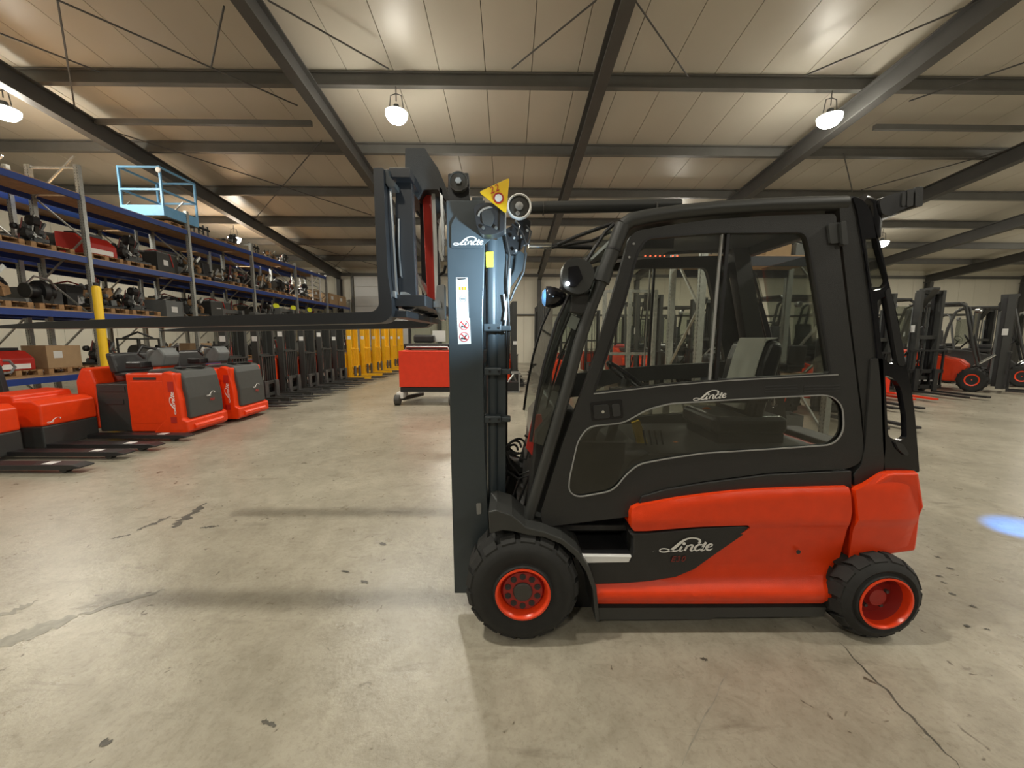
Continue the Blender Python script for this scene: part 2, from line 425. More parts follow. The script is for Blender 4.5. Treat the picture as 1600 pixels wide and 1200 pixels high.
# walls
def wall(name, x0, x1, y0, y1, zt, axis, inward):
    w = struct(bpy.data.objects.new(name, None)); col.objects.link(w)
    t = .12; n = 0
    if axis == 'X':
        me = MB().box(0, 1.0-.012, 0, t, 0, zt).mesh('wall_panel'); me.materials.append(M['wall'])
        x = x0
        while x < x1:
            o = bpy.data.objects.new('wall_panel', me); col.objects.link(o); o.parent = w; o.location = (x, y0, 0); x += 1.0
        o = MB().box(x0, x1, y0+t, y0+t+.05, 0, zt).build('wall_backing', M['beam'], w)
    else:
        k = 0; y = y0
        while y < y1:
            z = min(roof(y), roof(y+1)) + .02
            o = MB().box(x0, x0+t, y, y+.988, 0, z+.1).build('wall_panel', M['wall'], w); y += 1.0
    return w
wall('wall_back', XL, XR, YB, YB, roof(YB)+.05, 'X', -1)
wall('wall_left', XL-.12, 0, YF, YB, 0, 'Y', 1)
wall('wall_right', XR, 0, YF, YB, 0, 'Y', 1)
w = wall('wall_front', XL, XR, YF-.12, YF, roof(YF)+.05, 'X', 1)
# dark flashing at the eaves, service pipe on the rear wall
struct(MB().box(XL, XR, YB-.08, YB-.001, roof(YB)-.5, roof(YB)-.32).build('trim_1', M['purlin']))
pz = P(815, 492, YB-.15).z
struct(MB().tube([(-3, YB-.16, pz), (22, YB-.16, pz)], .05, 8).build('wall_pipe', M['beam']))
# sectional door, partly hidden
d = struct(bpy.data.objects.new('door_1', None)); col.objects.link(d)
a = P(553, 432, YB-.05); b = P(640, 432, YB-.05)
for k in range(7):
    z1 = a.z - k*.62; MB().box(a.x, b.x, YB-.07, YB-.005, max(z1-.605, 0.0), z1).build('door_section', M['sticker'], d)
MB().box(a.x-.18, a.x-.05, YB-.1, YB-.005, 0, a.z+.1).build('door_rail', M['purlin'], d)

# ------------------------------------------------------------------ high-bay lamps (shade, lens, and the light itself)
lampnames = {}
def highbay(X, Y, label):
    z = {9.4: 6.64, 17.4: 5.84, 1.4: 7.2, -6.6: 7.6}[Y]
    L = thing('high_bay_lamp', label, 'lamp', (X, Y, z), group='high bay lamps hanging from the roof')
    MB().lathe((0, 0, 0), [(.02, .22), (.03, .23), (.06, .17), (.10, .08), (.18, .06), (.19, .0)], 20, 'Z').build('housing', M['greybox'], L, smooth=True)
    MB().tube([(0, 0, .26), (0, 0, roof(Y)-z-.3)], .012, 6).build('hanger', M['purlin'], L)
    MB().tube([(-.16, 0, .1), (-.12, 0, .38), (0, 0, .42), (.12, 0, .38), (.16, 0, .1)], .012, 6).build('bracket', M['purlin'], L)
    MB().lathe((0, 0, 0), [(-.21, .0), (-.20, .09), (-.16, .17), (-.08, .23), (.015, .245)], 20, 'Z').build('lens', LENS, L, smooth=True)  # lens widened so its glowing shape takes in the lamp's bloom
    ld = bpy.data.lights.new('lamp_light', 'AREA'); ld.shape = 'DISK'; ld.size = .36; ld.energy = LAMP_W; ld.color = LAMP_COL
    lo = bpy.data.objects.new('lamp_light', ld); col.objects.link(lo); lo.location = (X, Y, z-.25)
    pd = bpy.data.lights.new('lamp_spill', 'POINT'); pd.shadow_soft_size = .2; pd.energy = LAMP_UP; pd.color = LAMP_COL
    po = bpy.data.objects.new('lamp_spill', pd); col.objects.link(po); po.location = (X, Y, z-.45)
    return L
LENS = mat('lamp_lens', (1, 1, 1), .3, emis=(1.0, .95, .82), es=60)
for X, nm in ((-11.9, 'far left'), (-2.5, 'left of the mast'), (7.4, 'above the cab roof'), (17.2, 'far right')):
    pass
highbay(-11.32, 9.4, 'lit round high bay lamp at the left edge of the photo, over the racking')
highbay(-2.55, 9.4, 'lit round high bay lamp hanging above the tall fork carriage')
highbay(7.35, 9.4, 'lit round high bay lamp hanging above the cab roof beside a sloping rafter')
highbay(17.2, 9.4, 'high bay lamp over the right-hand truck row, nearer of two')
highbay(-11.9, 17.4, 'lit high bay lamp just above the top blue shelf of the racking')
highbay(-2.2, 17.4, 'far high bay lamp hanging behind the mast of the forklift')
highbay(7.4, 17.4, 'far high bay lamp hanging behind the forklift cab')
highbay(16.45, 17.4, 'small far high bay lamp glowing just right of the rear cab pillar')
highbay(27.0, 9.4, 'unseen high bay lamp added beyond the right edge of the photo, nearer row')  # unseen pair continuing the grid, added to brighten the rear wall
highbay(26.6, 17.4, 'unseen high bay lamp added beyond the right edge of the photo, farther row')
for X, q in ((-12, 'first'), (-2.65, 'second'), (7.35, 'third'), (17.2, 'fourth')):
    highbay(X, 1.4, 'high bay lamp nearest above the parked forklift, %s from left' % q)
    highbay(X, -6.6, 'high bay lamp in the row behind the viewer, %s from left' % q)
# ------------------------------------------------------------------ the parked forklift (side on)
YC = 2.45
FK = thing('forklift', 'orange-red and black electric forklift with closed cab, side on, forks raised', 'forklift')
def px(u, v, Y): return P(u, v, Y)
def rebase(root, loc):
    loc = Vector(loc); root.location = loc
    for c in root.children: c.location = c.location - loc
def SP(*a, **k): return smooth_poly(*a, **k)
def wheel(c, r, w, nl, side, lipr, kind, label=None):
    """c: centre of the outer sidewall plane, side=+1 when the outer face looks to -y"""
    s = side; mb = MB()
    prof = [(.0, lipr-.01), (-.004, lipr+.006), (.012, lipr+.02), (.0, r*.74), (.012, r*.84), (.035, r*.93), (.055, r-.018), (w-.05, r-.018), (w-.02, r*.9), (w, r*.6), (w, lipr-.02)]
    mb.lathe(c, [(a*s, q) for a, q in prof], 48, caps=False)
    for k in range(nl):
        for h in (0, 1):
            t = 2*PI*(k + .5*h)/nl; t2 = t + .10
            y0, y1 = (.022, w*.55) if h == 0 else (w*.45, w-.02)
            dt = PI/nl*.74
            vs = []
            for (y, q0, q1, tt) in ((y0, r*.88, r*.92, t), (y0+.03, r-.03, r, t), (y1, r-.03, r, t2 if h == 0 else t)):
                for a in (tt-dt, tt+dt):
                    for q in (q0, q1): vs.append((c[0]+q*math.cos(a), c[1]+y*s, c[2]+q*math.sin(a)))
            f = []
            for b in (0, 4): f += [(b, b+4, b+5, b+1), (b+1, b+5, b+7, b+3), (b+3, b+7, b+6, b+2), (b+2, b+6, b+4, b)]
            f += [(0, 1, 3, 2), (8, 10, 11, 9)]
            mb.add(vs, f)
    ty = mb.build('wheel', M['rubber'], FK, smooth=True)
    if kind == 'front':
        MB().lathe(c, [(a*s, q) for a, q in [(.0, lipr), (-.010, lipr+.004), (-.012, lipr-.006), (.0, lipr-.016), (.03, lipr-.022), (.05, lipr-.028), (.052, .02)]], 40, caps=False).build('rim', M['rimred'], ty, smooth=True)
        MB().lathe(c, [(a*s, q) for a, q in [(.040, lipr-.022), (.022, lipr-.036), (.020, .06), (.02, 0)]], 40, caps=False).build('rim_disc', M['rimdark'], ty, smooth=True)
        mb = MB()
        for k in range(10):
            t = 2*PI*(k+.5)/10; mb.lathe((c[0]+.080*math.cos(t), c[1], c[2]+.080*math.sin(t)), [(.022*s, .0165), (.018*s, .0165), (.018*s, .012), (.0195*s, .010), (.0195*s, .0)], 12)
        mb.build('wheel_nut_recesses', M['anth'], ty)['kind'] = 'stuff'
        MB().lathe(c, [(a*s, q) for a, q in [(.03, .052), (.012, .050), (.006, .044), (.005, 0)]], 24).build('hub_cap', M['hub'], ty, smooth=True)
    else:
        MB().lathe(c, [(a*s, q) for a, q in [(.0, lipr), (-.010, lipr+.004), (-.012, lipr-.006), (.006, lipr-.013), (.03, lipr-.016)]], 40, caps=False).build('rim', M['rimred'], ty, smooth=True)
        MB().lathe(c, [(a*s, q) for a, q in [(.03, lipr-.016), (.05, lipr-.024), (.08, lipr-.03), (.11, lipr-.045), (.115, .0)]], 40, caps=False).build('rim_barrel', M['rimdark'], ty, smooth=True)
        MB().lathe(c, [(a*s, q) for a, q in [(.085, lipr-.018), (.075, lipr-.04), (.07, .06), (.06, .05), (.04, .045), (.038, 0)]], 32, caps=False).build('hub', M['rimdark'], ty, smooth=True)
        mb = MB()
        for k in range(5):
            t = 2*PI*k/5+.3; mb.lathe((c[0]+.07*math.cos(t), c[1], c[2]+.07*math.sin(t)), [(.072*s, .01), (.055*s, .01), (.054*s, 0)], 6)
        mb.build('wheel_nuts', M['hub'], ty)['kind'] = 'stuff'
    return ty
fw = px(817, 929, 1.82); fr = .298; rw = px(1383, 943, 1.83); rr = .238
wheel((fw.x, 1.825, fr), fr, .25, 17, 1, .138, 'front'); wheel((fw.x, 2*YC-1.825, fr), fr, .25, 17, -1, .138, 'front')
wheel((rw.x, 1.83, rr), rr, .18, 15, 1, .138, 'rear'); wheel((rw.x, 2*YC-1.83, rr), rr, .18, 15, -1, .138, 'rear')
MB().tube([(fw.x, 1.98, fr), (fw.x, 2*YC-1.98, fr)], .09, 14).build('front_axle', M['black'], FK, smooth=True)
MB().tube([(rw.x, 1.95, rr), (rw.x, 2*YC-1.95, rr)], .07, 14).build('rear_axle', M['black'], FK, smooth=True)

# --- orange-red battery side panel with its crease and pressed-in lower field
BP = 1.90
def lerp(a, b, t): return a + (b-a)*t
def prof(v, rows):
    if v <= rows[0][0]: return rows[0][1]
    for (a, y), (b, z) in zip(rows, rows[1:]):
        if v <= b: return lerp(y, z, (v-a)/(b-a))
    return rows[-1][1]
def side_disp(u, v):
    t = min(1, max(0, (u-930)/400))
    top = prof(u, [(987, 800), (1060, 782), (1150, 771), (1250, 765), (1450, 762)]) if u < 1337 else 762
    if u >= 9999: return prof(v, [(738, .07), (764, .03), (815, 0), (824, .022), (872, .045), (888, .06)])
    low = lerp(915, 905, t)
    return prof(v, [(top, .02), (top+7, .006), (819, 0), (826, .014), (low-16, .060), (low, .048), (930, 0), (936, .002), (950, .03)])
red_poly = [(987,806),(990,798),(1000,793)] + [(1060,782),(1105,776),(1150,771),(1200,767.5),(1250,765.5),(1331,763.5),(1332,800),(1328,822),(1325,884)] + \
    [(1314,899),(1306,917),(1298,938),(1290,948),(1100,949),(934,949),(931,930),(928,913),(985,910),(1020,907),(1058,901),(1085,889),(1120,864),(1165,835),(1175,827),(1170,821.5),(1100,824.5),(1012,832.5),(993,832.5),(987,826)]
plate('battery_side_panel', red_poly, BP, .12, M['red'], FK, disp=side_disp, cuts=(26, 6.5), smooth=True, mirror=False)
plate('battery_side_panel', red_poly, BP, .12, M['red'], FK, disp=side_disp, cuts=(60, 9), smooth=True, mirror=True)
MB().lathe(px(1247, 862, BP+.03), [(-.004, .012), (-.002, .012), (0, .0)], 14).build('screw_hole', M['ink'], FK)
inlay = [(984,834),(1012,833.5),(1100,825.5),(1160,822),(1171,823),(1172,828),(1163,835.5),(1120,865),(1085,890),(1056,902),(1018,908),(985,911),(929,913),(917,893),(906,878),(986,876),(990,862),(990,840)]
plate('name_panel', inlay, BP+.022, .12, M['anth'], FK, bevel=.006)
o0 = px(1030, 862.6, BP+.018); o1 = px(1113, 861, BP+.018); L_ = (o1-o0).length
wordmark('maker_lettering', o0, o1-o0, Vector((0, 0, 1))*L_, M['white'], FK)
c_ = px(1059, 874, BP+.018); text('model_lettering', 'E30', .044, c_, (1, 0, .02), (0, 0, 1), M['e30'], FK, shear=.3, offset=.0006, space=1.25)
wordmark('small_mark', px(1019, 862, BP+.018), Vector((.02, 0, 0)), Vector((0, 0, .02)), M['trim'], FK, only_first=True)
# sill
sill = [(934,950),(1292,949),(1288,964),(1116,966),(1113,968),(936,969)]
for m_ in (False, True): plate('sill', sill, BP+.03, .14, M['anth2'], FK, bevel=.004, mirror=m_)
# dark belt above the orange panel
belt = [(993,805),(1003,776),(1040,765),(1100,755),(1200,742),(1331,736),(1331,762),(1250,764),(1150,769.5),(1060,780.5),(1000,791.5)]
for m_ in (False, True): plate('belt_cover', belt, BP+.045, .12, M['anth'], FK, bevel=.004, mirror=m_)
shoulder = [(1335,762),(1335,741),(1346,728),(1352,700),(1362,560),(1380,560),(1384,700),(1380,738),(1352,757)]
for m_ in (False, True): plate('rear_corner_cover', SP(shoulder, 4), BP+.05, .12, M['anth'], FK, bevel=.01, mirror=m_)

# --- counterweight: rounded in plan
cw = [(1335,763),(1351,757),(1380,739),(1392,737),(1436,737),(1440,758),(1446,790),(1447,806),(1443,842),(1440,861),(1402,866),(1362,874),(1329,887),(1331,830),(1335,812)]
xr = px(1447, 800, 2.0).x; pts3 = [px(u, v, 1.93) for u, v in cw]; xmin = min(p.x for p in pts3); xmax = max(p.x for p in pts3)
mb = MB(); rings = []
st = [(1.955, .0, .03), (1.915, .0, .012), (1.90, -.0, 0)]
Ys = [1.905, 1.915, 1.94, 1.99, 2.08, 2.25, 2.45]
pull = [-.045, -.03, -.008, .012, .035, .06, .07]
Ys = Ys + [2*YC-y for y in Ys[-2::-1]]; pull = pull + pull[-2::-1]
inset = [.012, .004] + [0]*(len(Ys)-4) + [.004, .012]
for y, pl, ins in zip(Ys, pull, inset):
    rg = []
    for p in pts3:
        t = max(0, (p.x-(xmax-.25))/.25); zc = .75
        rg.append((p.x + pl*t, y, zc + (p.z-zc)*(1-ins*1.5)))
    rings.append(rg)
n = len(cw); vs = [v for r_ in rings for v in r_]
# crease: push the lower half in a little
vs = [(x, y + (.022 if (y < 1.95 and z < .70) else 0) - (.022 if (y > 2.95 and z < .70) else 0), z) for x, y, z in vs]
fs = [(i*n+j, i*n+(j+1) % n, (i+1)*n+(j+1) % n, (i+1)*n+j) for i in range(len(rings)-1) for j in range(n)]
# end caps with a crease row
bm = bmesh.new()
mb.add(vs, fs + [tuple(range(n))[::-1], tuple((len(rings)-1)*n+j for j in range(n))])
o = mb.build('counterweight', M['red'], FK); bev(o, .012, 3, 35)
for side in (0, 1):
    plate('counterweight_cheek', [(1338,767),(1353,760),(1382,742),(1432,741),(1437,762),(1440,790),(1441,808),(1438,840),(1434,856),(1400,862),(1362,870),(1333,881),(1336,830),(1340,812)],
          BP-.004, .03, M['red'], FK, disp=lambda u, v: prof(v, [(738, .03), (762, .004), (814, -.008), (822, .008), (886, .030)]) + max(0, (u-1418)/20)*.02, cuts=(22, 7), smooth=True, mirror=bool(side))

# --- fenders, step, wheel housings
fend = [(765,834),(763,800),(775,797),(800,805),(822,824),(850,831),(880,843),(905,863),(922,889),(932,918),(937,972),(931,972),(926,922),(915,893),(899,870),(877,851),(850,840),(825,837),(803,831),(785,829)]
for m_ in (False, True): plate('front_fender', fend, 1.86, .26, M['anth2'], FK, bevel=.006, mirror=m_)
MB().prism([(p.x, p.z) for p in [px(u, v, 2.1) for u, v in [(830,842),(876,852),(905,880),(925,925),(930,968),(860,968)]]], 2.12, 2.78).build('wheel_housing', M['black'], FK)
a = px(905, 868, 1.92); b = px(986, 868, 1.92)
MB().prism([(a.x-.02, a.z+.008), (b.x, b.z+.004), (b.x-.015, b.z-.030), (a.x+.015, a.z-.035)], 1.905, 1.93).build('step_edge', M['sticker'], FK, bevel=.004)
MB().box(a.x-.02, b.x, 1.93, 2.16, a.z-.03, a.z+.004).build('step_tread', M['black'], FK)
MB().box(a.x-.03, b.x+.02, 2.16, 2.2, .3, 1.0).build('step_back', M['black'], FK)
MB().prism([(p.x, p.z) for p in [px(u, v, 1.97) for u, v in [(986,806),(992,806),(992,880),(986,880)]]], 1.95, 2.2).build('step_cheek', M['anth'], FK)
# chassis and battery body below the cab
x0 = b.x + .005; x1 = px(1325, 850, 1.95).x
MB().box(x0, x1, 2.02, 2*YC-2.02, .17, .80).build('battery_body', M['black'], FK)
MB().box(fw.x+.22, x0, 2.2, 2*YC-2.2, .13, .62).build('chassis', M['black'], FK)
MB().box(x1-.02, xmax-.22, 2.10, 2*YC-2.10, .30, .72).build('rear_frame', M['black'], FK)
rf = [(1295,952),(1303,925),(1312,903),(1326,886),(1345,879),(1345,890),(1325,905),(1313,930),(1308,955)]
for m_ in (False, True): plate('rear_wheel_lip', rf, 1.95, .10, M['anth'], FK, mirror=m_)
# floor pan, dashboard, seat deck
zf = px(960, 825, 2.0).z
MB().box(fw.x-.02, x0+.05, 2.03, 2*YC-2.03, zf-.03, zf+.0).build('cab_floor', M['black'], FK)
zd = px(1150, 712, 2.02).z
MB().prism([(x0-.02, .78), (x0+.02, zd-.05), (x0+.12, zd-.005), (x1-.02, zd+.01), (x1+.03, .78)], 2.06, 2*YC-2.06).build('seat_deck', M['anth'], FK, bevel=.02)
d0 = px(838, 700, 2.1)
MB().prism([(px(822,820,2.1).x, zf), (d0.x-.01, d0.z+.10), (d0.x+.10, d0.z+.24), (d0.x+.22, d0.z+.22), (d0.x+.16, zf)], 2.08, 2*YC-2.08).build('dashboard', M['anth'], FK, bevel=.015)

# --- overhead frame
def mirr(p): return (p[0], 2*YC-p[1], p[2])
CY = 2.0
pil = [(973,352,.039),(951,408,.037),(926,474,.031),(905,535,.030),(888,600,.030),(867,673,.030),(822,822,.031)]
rail = [(973,354,.037),(985,345,.038),(1012,339,.037),(1060,332,.036),(1120,326,.036),(1200,321,.035),(1320,317.5,.035)]
for s_ in (0, 1):
    f = (lambda p: mirr(p)) if s_ else (lambda p: tuple(p))
    MB().tube([f(px(u, v, CY-.02)) for u, v, r in pil], [r for _, _, r in pil], 16).build('front_pillar', M['anth2'], FK, smooth=True)
    MB().tube([f(px(u, v, CY-.02)) for u, v, r in rail], [r for _, _, r in rail], 16).build('roof_rail', M['anth2'], FK, smooth=True)
    a, b = f(px(946, 420, CY-.02)), f(px(939, 441, CY-.02)); MB().tube([a, b], .043, 16).build('pillar_collar', M['anth2'], FK, smooth=True)
    a, b = f(px(958.5, 389, CY-.02)), f(px(957.5, 392, CY-.02)); MB().tube([a, b], .041, 16).build('pillar_ring', M['black'], FK, smooth=True)
    a, b = f(px(824, 816, CY-.02)), f(px(821, 826, CY-.02)); MB().tube([a, b], .036, 16).build('pillar_foot', M['anth2'], FK, smooth=True)
bpost = [(1312,326),(1314,308),(1334,306),(1344,309),(1348,330),(1356,400),(1368,490),(1377,560),(1384,640),(1386,700),(1380,738),(1362,750),(1352,738),(1352,715),(1347,640),(1337,560),(1326,470),(1316,380)]
for m_ in (False, True): plate('rear_post', SP(bpost, 3), CY-.04, .09, M['anth'], FK, bevel=.008, mirror=m_)
# roof plate with cross slots
pr = [px(u, v, CY) for u, v in [(975,356),(1015,343),(1060,336),(1120,330),(1200,325),(1335,320)]]
MB().prism([(p.x, p.z+.012) for p in pr] + [(p.x, p.z-.012) for p in pr[::-1]], CY, 2*YC-CY).build('roof_plate', M['anth2'], FK)
for k in range(4):
    q = pr[1+k]; MB().box(q.x, q.x+.03, CY+.03, 2*YC-CY-.03, q.z+.0125, q.z+.03).build('roof_rib', M['anth2'], FK, bevel=.005)

# --- door with two windows
door = [(984,370),(996,360,6),(1050,351),(1110,343),(1200,337),(1306,334,6),(1311,380),(1322,470),(1334,560),(1344,640),(1350,700),(1346,722,14),(1325,733,14),(1200,739),(1100,752),(1030,765),(1004,774,14),(998,790),(992,803,6),(985,807,4),(848,824,3),(845,800,3),(880,690),(925,570),(958,460)]
w1 = [(1012,373,10),(1120,364),(1258,363,12),(1264,385),(1280,480),(1296,583,4),(1230,587),(1140,592),(1040,600),(930,613,3),(950,555),(978,470),(998,395,18)]
w2 = [(919,667,14),(975,661,12),(1012,640,14),(1048,631,10),(1160,624),(1298,617,18),(1317,634,14),(1319,675,16),(1302,695,14),(1200,702),(1100,708),(1040,717,8),(998,725,12),(978,742,10),(958,767,14),(903,777,12),(889,768,10),(890,748),(903,690,10)]
D = SP(door, 8); W1 = SP(w1, 6); W2 = SP(w2, 8, 5)
DY = 1.955
dsp = lambda u, v: .0
def grow(poly, d):
    c = Vector((sum(p[0] for p in poly)/len(poly), sum(p[1] for p in poly)/len(poly))); out = []; n = len(poly)
    area = sum(poly[i][0]*poly[(i+1) % n][1]-poly[(i+1) % n][0]*poly[i][1] for i in range(n)); sg = 1 if area > 0 else -1
    for i in range(n):
        a = Vector(poly[i-1]); b = Vector(poly[(i+1) % n]); t = (b-a)
        t = t.normalized() if t.length > 1e-6 else Vector((1, 0)); out.append((poly[i][0]+t.y*d*sg, poly[i][1]-t.x*d*sg))
    return out
for m_ in (False, True):
    nm = 'cab_door'
    dr = plate(nm, D, DY, .035, M['anth'], FK, holes=[W1, W2], bevel=.005, mirror=m_)
    plate('upper_window_pane', grow(W1, 2), DY+.015, .004, M['glass'], dr, mirror=m_)
    plate('lower_window_pane', grow(W2, 2), DY+.008, .004, M['dglass'], dr, mirror=m_)
    plate('upper_window_seal', grow(W1, 3.2), DY-.003, .004, M['black'], dr, holes=[W1], mirror=m_)
    plate('lower_window_seal', grow(W2, 1.2), DY-.004, .004, M['trim'], dr, holes=[grow(W2, -.7)], mirror=m_)
    plate('window_divider', [(1136,365),(1141,365),(1122,593),(1117,593)], DY+.003, .02, M['black'], dr, mirror=m_)
    plate('window_divider', [(1128,366),(1130,366),(1111,594),(1109,594)], DY+.003, .02, M['trim'], dr, mirror=m_)
    plate('window_sill_strip', [(928,614.5),(1040,601.5),(1140,593.5),(1310,584.5),(1310,586.5),(1140,595.5),(1040,603.5),(928,616.5)], DY-.004, .006, M['trim'], dr, mirror=m_)
    for k, (xa, xb) in enumerate([(1196, 1246), (1256, 1312)]):
        for j in range(3): plate('vent_slot', [(xa,603+4.2*j),(xb,601+4.2*j),(xb,603+4.2*j),(xa,605+4.2*j)], DY-.002, .004, M['ink'], dr, mirror=m_)
    lt = plate('door_latch', SP([(922,629),(972,624),(974,653),(925,658)], 3), DY-.003, .02, M['gloss'], FK, bevel=.003, mirror=m_)
    plate('latch_pull', SP([(927,634),(951,632),(953,653),(929,655)], 3), DY-.012, .012, M['anth'], lt, bevel=.002, mirror=m_)
    plate('latch_grip', SP([(956,632),(968,631),(970,650),(958,651)], 3), DY-.010, .012, M['ink'], lt, bevel=.002, mirror=m_)
    pc = px(942, 643.5, DY-.013); MB().lathe(mirr(pc) if m_ else pc, [(-.003, .008), (0, .009)], 14).build('lock_cylinder', M['chrome'], lt)
    plate('door_hinge', SP([(1294,350),(1312,347),(1314,379),(1298,381)], 3), DY-.012, .02, M['anth2'], FK, bevel=.003, mirror=m_)
    plate('door_hinge', SP([(1314,346),(1322,345),(1326,382),(1317,383)], 3), DY-.026, .03, M['anth2'], FK, bevel=.004, mirror=m_)
o0 = px(1083, 625.9, DY-.001); o1 = px(1134.5, 622, DY-.001)
wordmark('maker_lettering', o0, o1-o0, Vector((-.02, 0, 1))*(o1-o0).length, M['white'], FK)
for u, v in ((990, 381), (983, 402)): MB().lathe(px(u, v, DY-.002), [(-.004, .005), (-.003, .006), (0, .006)], 12).build('door_bolt', M['trim'], FK)
# rear moulded pillar with three openings
outer = [(1332,306,6),(1350,312,10),(1362,332),(1372,385),(1390,445),(1404,500),(1413,560),(1424,605),(1430,650),(1434,700),(1437,738,4),(1383,738,4),(1380,700),(1376,600),(1366,500),(1352,400),(1340,330)]
h1 = [(1351,372,6),(1374,372,8),(1389,440,6),(1378,452,8),(1362,455,8)]
h2 = [(1371,470,4),(1384,462,6),(1404,566,6),(1392,570,8),(1378,556,6)]
h3 = [(1383,586,4),(1398,592,8),(1408,606,8),(1416,650),(1417,684,5),(1404,690,8),(1388,682,6)]
for m_ in (False, True):
    rp = plate('rear_pillar', SP(outer, 8), CY-.05, .03, M['gloss'], FK, holes=[SP(h1, 6), SP(h2, 5), SP(h3, 5)], bevel=.008, mirror=m_, seg=3)
    plate('quarter_window_pane', SP(h1, 6), CY-.03, .004, M['dglass'], rp, mirror=m_)
    plate('pillar_vent', SP([(1399,690),(1412,694),(1421,710),(1416,713),(1404,702)], 3), CY-.062, .02, M['ink'], rp, mirror=m_)
    plate('pillar_strut', SP([(1384,455,3),(1391,449,4),(1412,545),(1415,572,6),(1404,572,6),(1398,540)], 4), CY-.054, .02, M['black'], rp, bevel=.004, mirror=m_)
a = px(1430, 715, 2.0); MB().box(a.x-.16, a.x+.01, 2.04, 2*YC-2.04, a.z-.10, a.z-.02).build('rear_bridge', M['anth'], FK, bevel=.01)
a = px(1352, 330, 2.0); MB().box(a.x-.05, a.x+.01, CY, 2*YC-CY, a.z-.04, a.z+.04).build('rear_roof_beam', M['anth2'], FK, bevel=.01)
ta = px(1362, 372, 2.0); tb = px(1420, 690, 2.0)
MB().prism([(ta.x, ta.z), (ta.x+.006, ta.z), (tb.x-.12, tb.z+.2), (tb.x-.126, tb.z+.2)], CY+.05, 2*YC-CY-.05).build('rear_window_pane', M['clear'], FK)
# windscreen and its side glazing
we = [(960,350),(946,362),(918,405),(893,452),(870,502),(850,570),(836,640),(829,690)]
wp = [(966,352),(951,408),(926,474),(905,535),(888,600),(867,673),(858,700)]
plate('windscreen_side_pane', we + wp[::-1], CY, .004, M['clear'], FK); plate('windscreen_side_pane', we + wp[::-1], CY, .004, M['clear'], FK, mirror=True)
q = [px(u, v, CY) for u, v in we]
mb = MB(); n = len(q); mb.add([(p.x, CY, p.z) for p in q] + [(p.x, 2*YC-CY, p.z) for p in q], [(i, i+1, n+i+1, n+i) for i in range(n-1)])
wsn = link('windscreen_pane', mb.mesh('windscreen_pane'), M['clear'], FK)
for s_ in (0, 1):
    MB().tube([mirr(p) if s_ else tuple(p) for p in q], .009, 8).build('windscreen_edge', M['black'], FK, smooth=True)
def pt(*l, Y=2.0): return [tuple(px(u, v, Y)) for u, v in l]
MB().tube(pt((905,448),(893,485),(862,560),(842,628),(836,655), Y=2.12), .008, 8).build('wiper_arm', M['black'], FK)
MB().tube(pt((897,470),(872,540),(852,600), Y=2.14), .005, 6).build('wiper_blade', M['black'], FK)
MB().tube(pt((900,500),(875,560),(858,620),(848,668), Y=2.25), .006, 6).build('washer_hose', M['cable'], FK)
plate('front_placard', [(893,492),(906,498),(899,516),(886,509)], 2.2, .003, M['sticker'], FK)
MB().prism([(p.x, p.z) for p in [px(u, v, 2.1) for u, v in [(833,648),(846,648),(852,690),(838,720),(822,700)]]], 2.1, 2.12).build('lower_windscreen_plate', M['darkred'], FK)
# cab interior
ci = px(1150, 640, YC)
seat = MB().box(ci.x-.26, ci.x+.20, YC-.22, YC+.22, zd+.06, zd+.17).build('seat', M['seat'], FK); bev(seat, .04, 4)
sx = px(1150, 560, YC).x
o = MB().prism([(sx-.02, zd+.14), (sx+.08, zd+.14), (sx+.17, zd+.55), (sx+.16, zd+.62), (sx+.08, zd+.62), (sx+.04, zd+.5)], YC-.20, YC+.20).build('seat_back', M['seat'], seat); bev(o, .035, 4)
o = MB().prism([(sx-.035, zd+.2), (sx-.02, zd+.2), (sx+.07, zd+.61), (sx+.15, zd+.64), (sx+.07, zd+.64), (sx+.03, zd+.5)], YC-.17, YC+.1).build('seat_cover_film', M['film'], seat, bevel=.01)
o = MB().box(sx-.30, sx+.02, YC-.33, YC-.25, zd+.27, zd+.33).build('armrest', M['seat'], seat); bev(o, .025, 3)
MB().box(ci.x-.22, ci.x+.18, YC-.2, YC+.2, zd+.0, zd+.065).build('seat_suspension', M['black'], seat)
sw = px(975, 580, YC-.05); mbw = MB(); ring = []
for k in range(29):
    t = 2*PI*k/28; ring.append((sw.x+.02+.15*math.cos(t)*.78, YC-.05+.17*math.sin(t), sw.z-.04-.15*math.cos(t)*.62))
stw = MB().tube(ring, .012, 8, caps=False).build('steering_wheel', M['gloss'], FK, smooth=True)
cc = (sw.x+.02, YC-.05, sw.z-.05)
mbw.tube([ring[0], cc], .01, 6); mbw.tube([ring[10], cc], .01, 6); mbw.tube([ring[18], cc], .01, 6)
mbw.build('wheel_spoke', M['black'], stw); MB().tube([cc, (cc[0]-.14, cc[1], zf+.2)], .03, 10).build('steering_column', M['anth'], FK)
MB().cbox((cc[0]-.10, YC-.25, cc[2]-.08), .10, .12, .10).build('display_housing', M['gloss'], FK, bevel=.01)
MB().prism([(p.x, p.z) for p in [px(u, v, 2.3) for u, v in [(987,660),(998,656),(1014,703),(1015,711),(999,712),(996,700)]]], 2.28, 2.31).build('seat_belt_strap', M['yellow'], FK)
MB().lathe(px(1055, 702, 2.3), [(-.03, .0), (-.03, .035), (0, .05), (.03, .035), (.03, 0)], 16).build('orange_knob', M['orange'], FK, smooth=True)
MB().lathe(px(1103, 645, 2.5), [(-.02, .0), (-.02, .035), (0, .04), (.02, .0)], 16).build('orange_cap', M['orange'], FK, smooth=True)
for k in range(4): MB().tube(pt((1010+k*9, 700), (1005+k*9, 672), Y=2.25), .006, 6).build('control_lever', M['black'], FK)
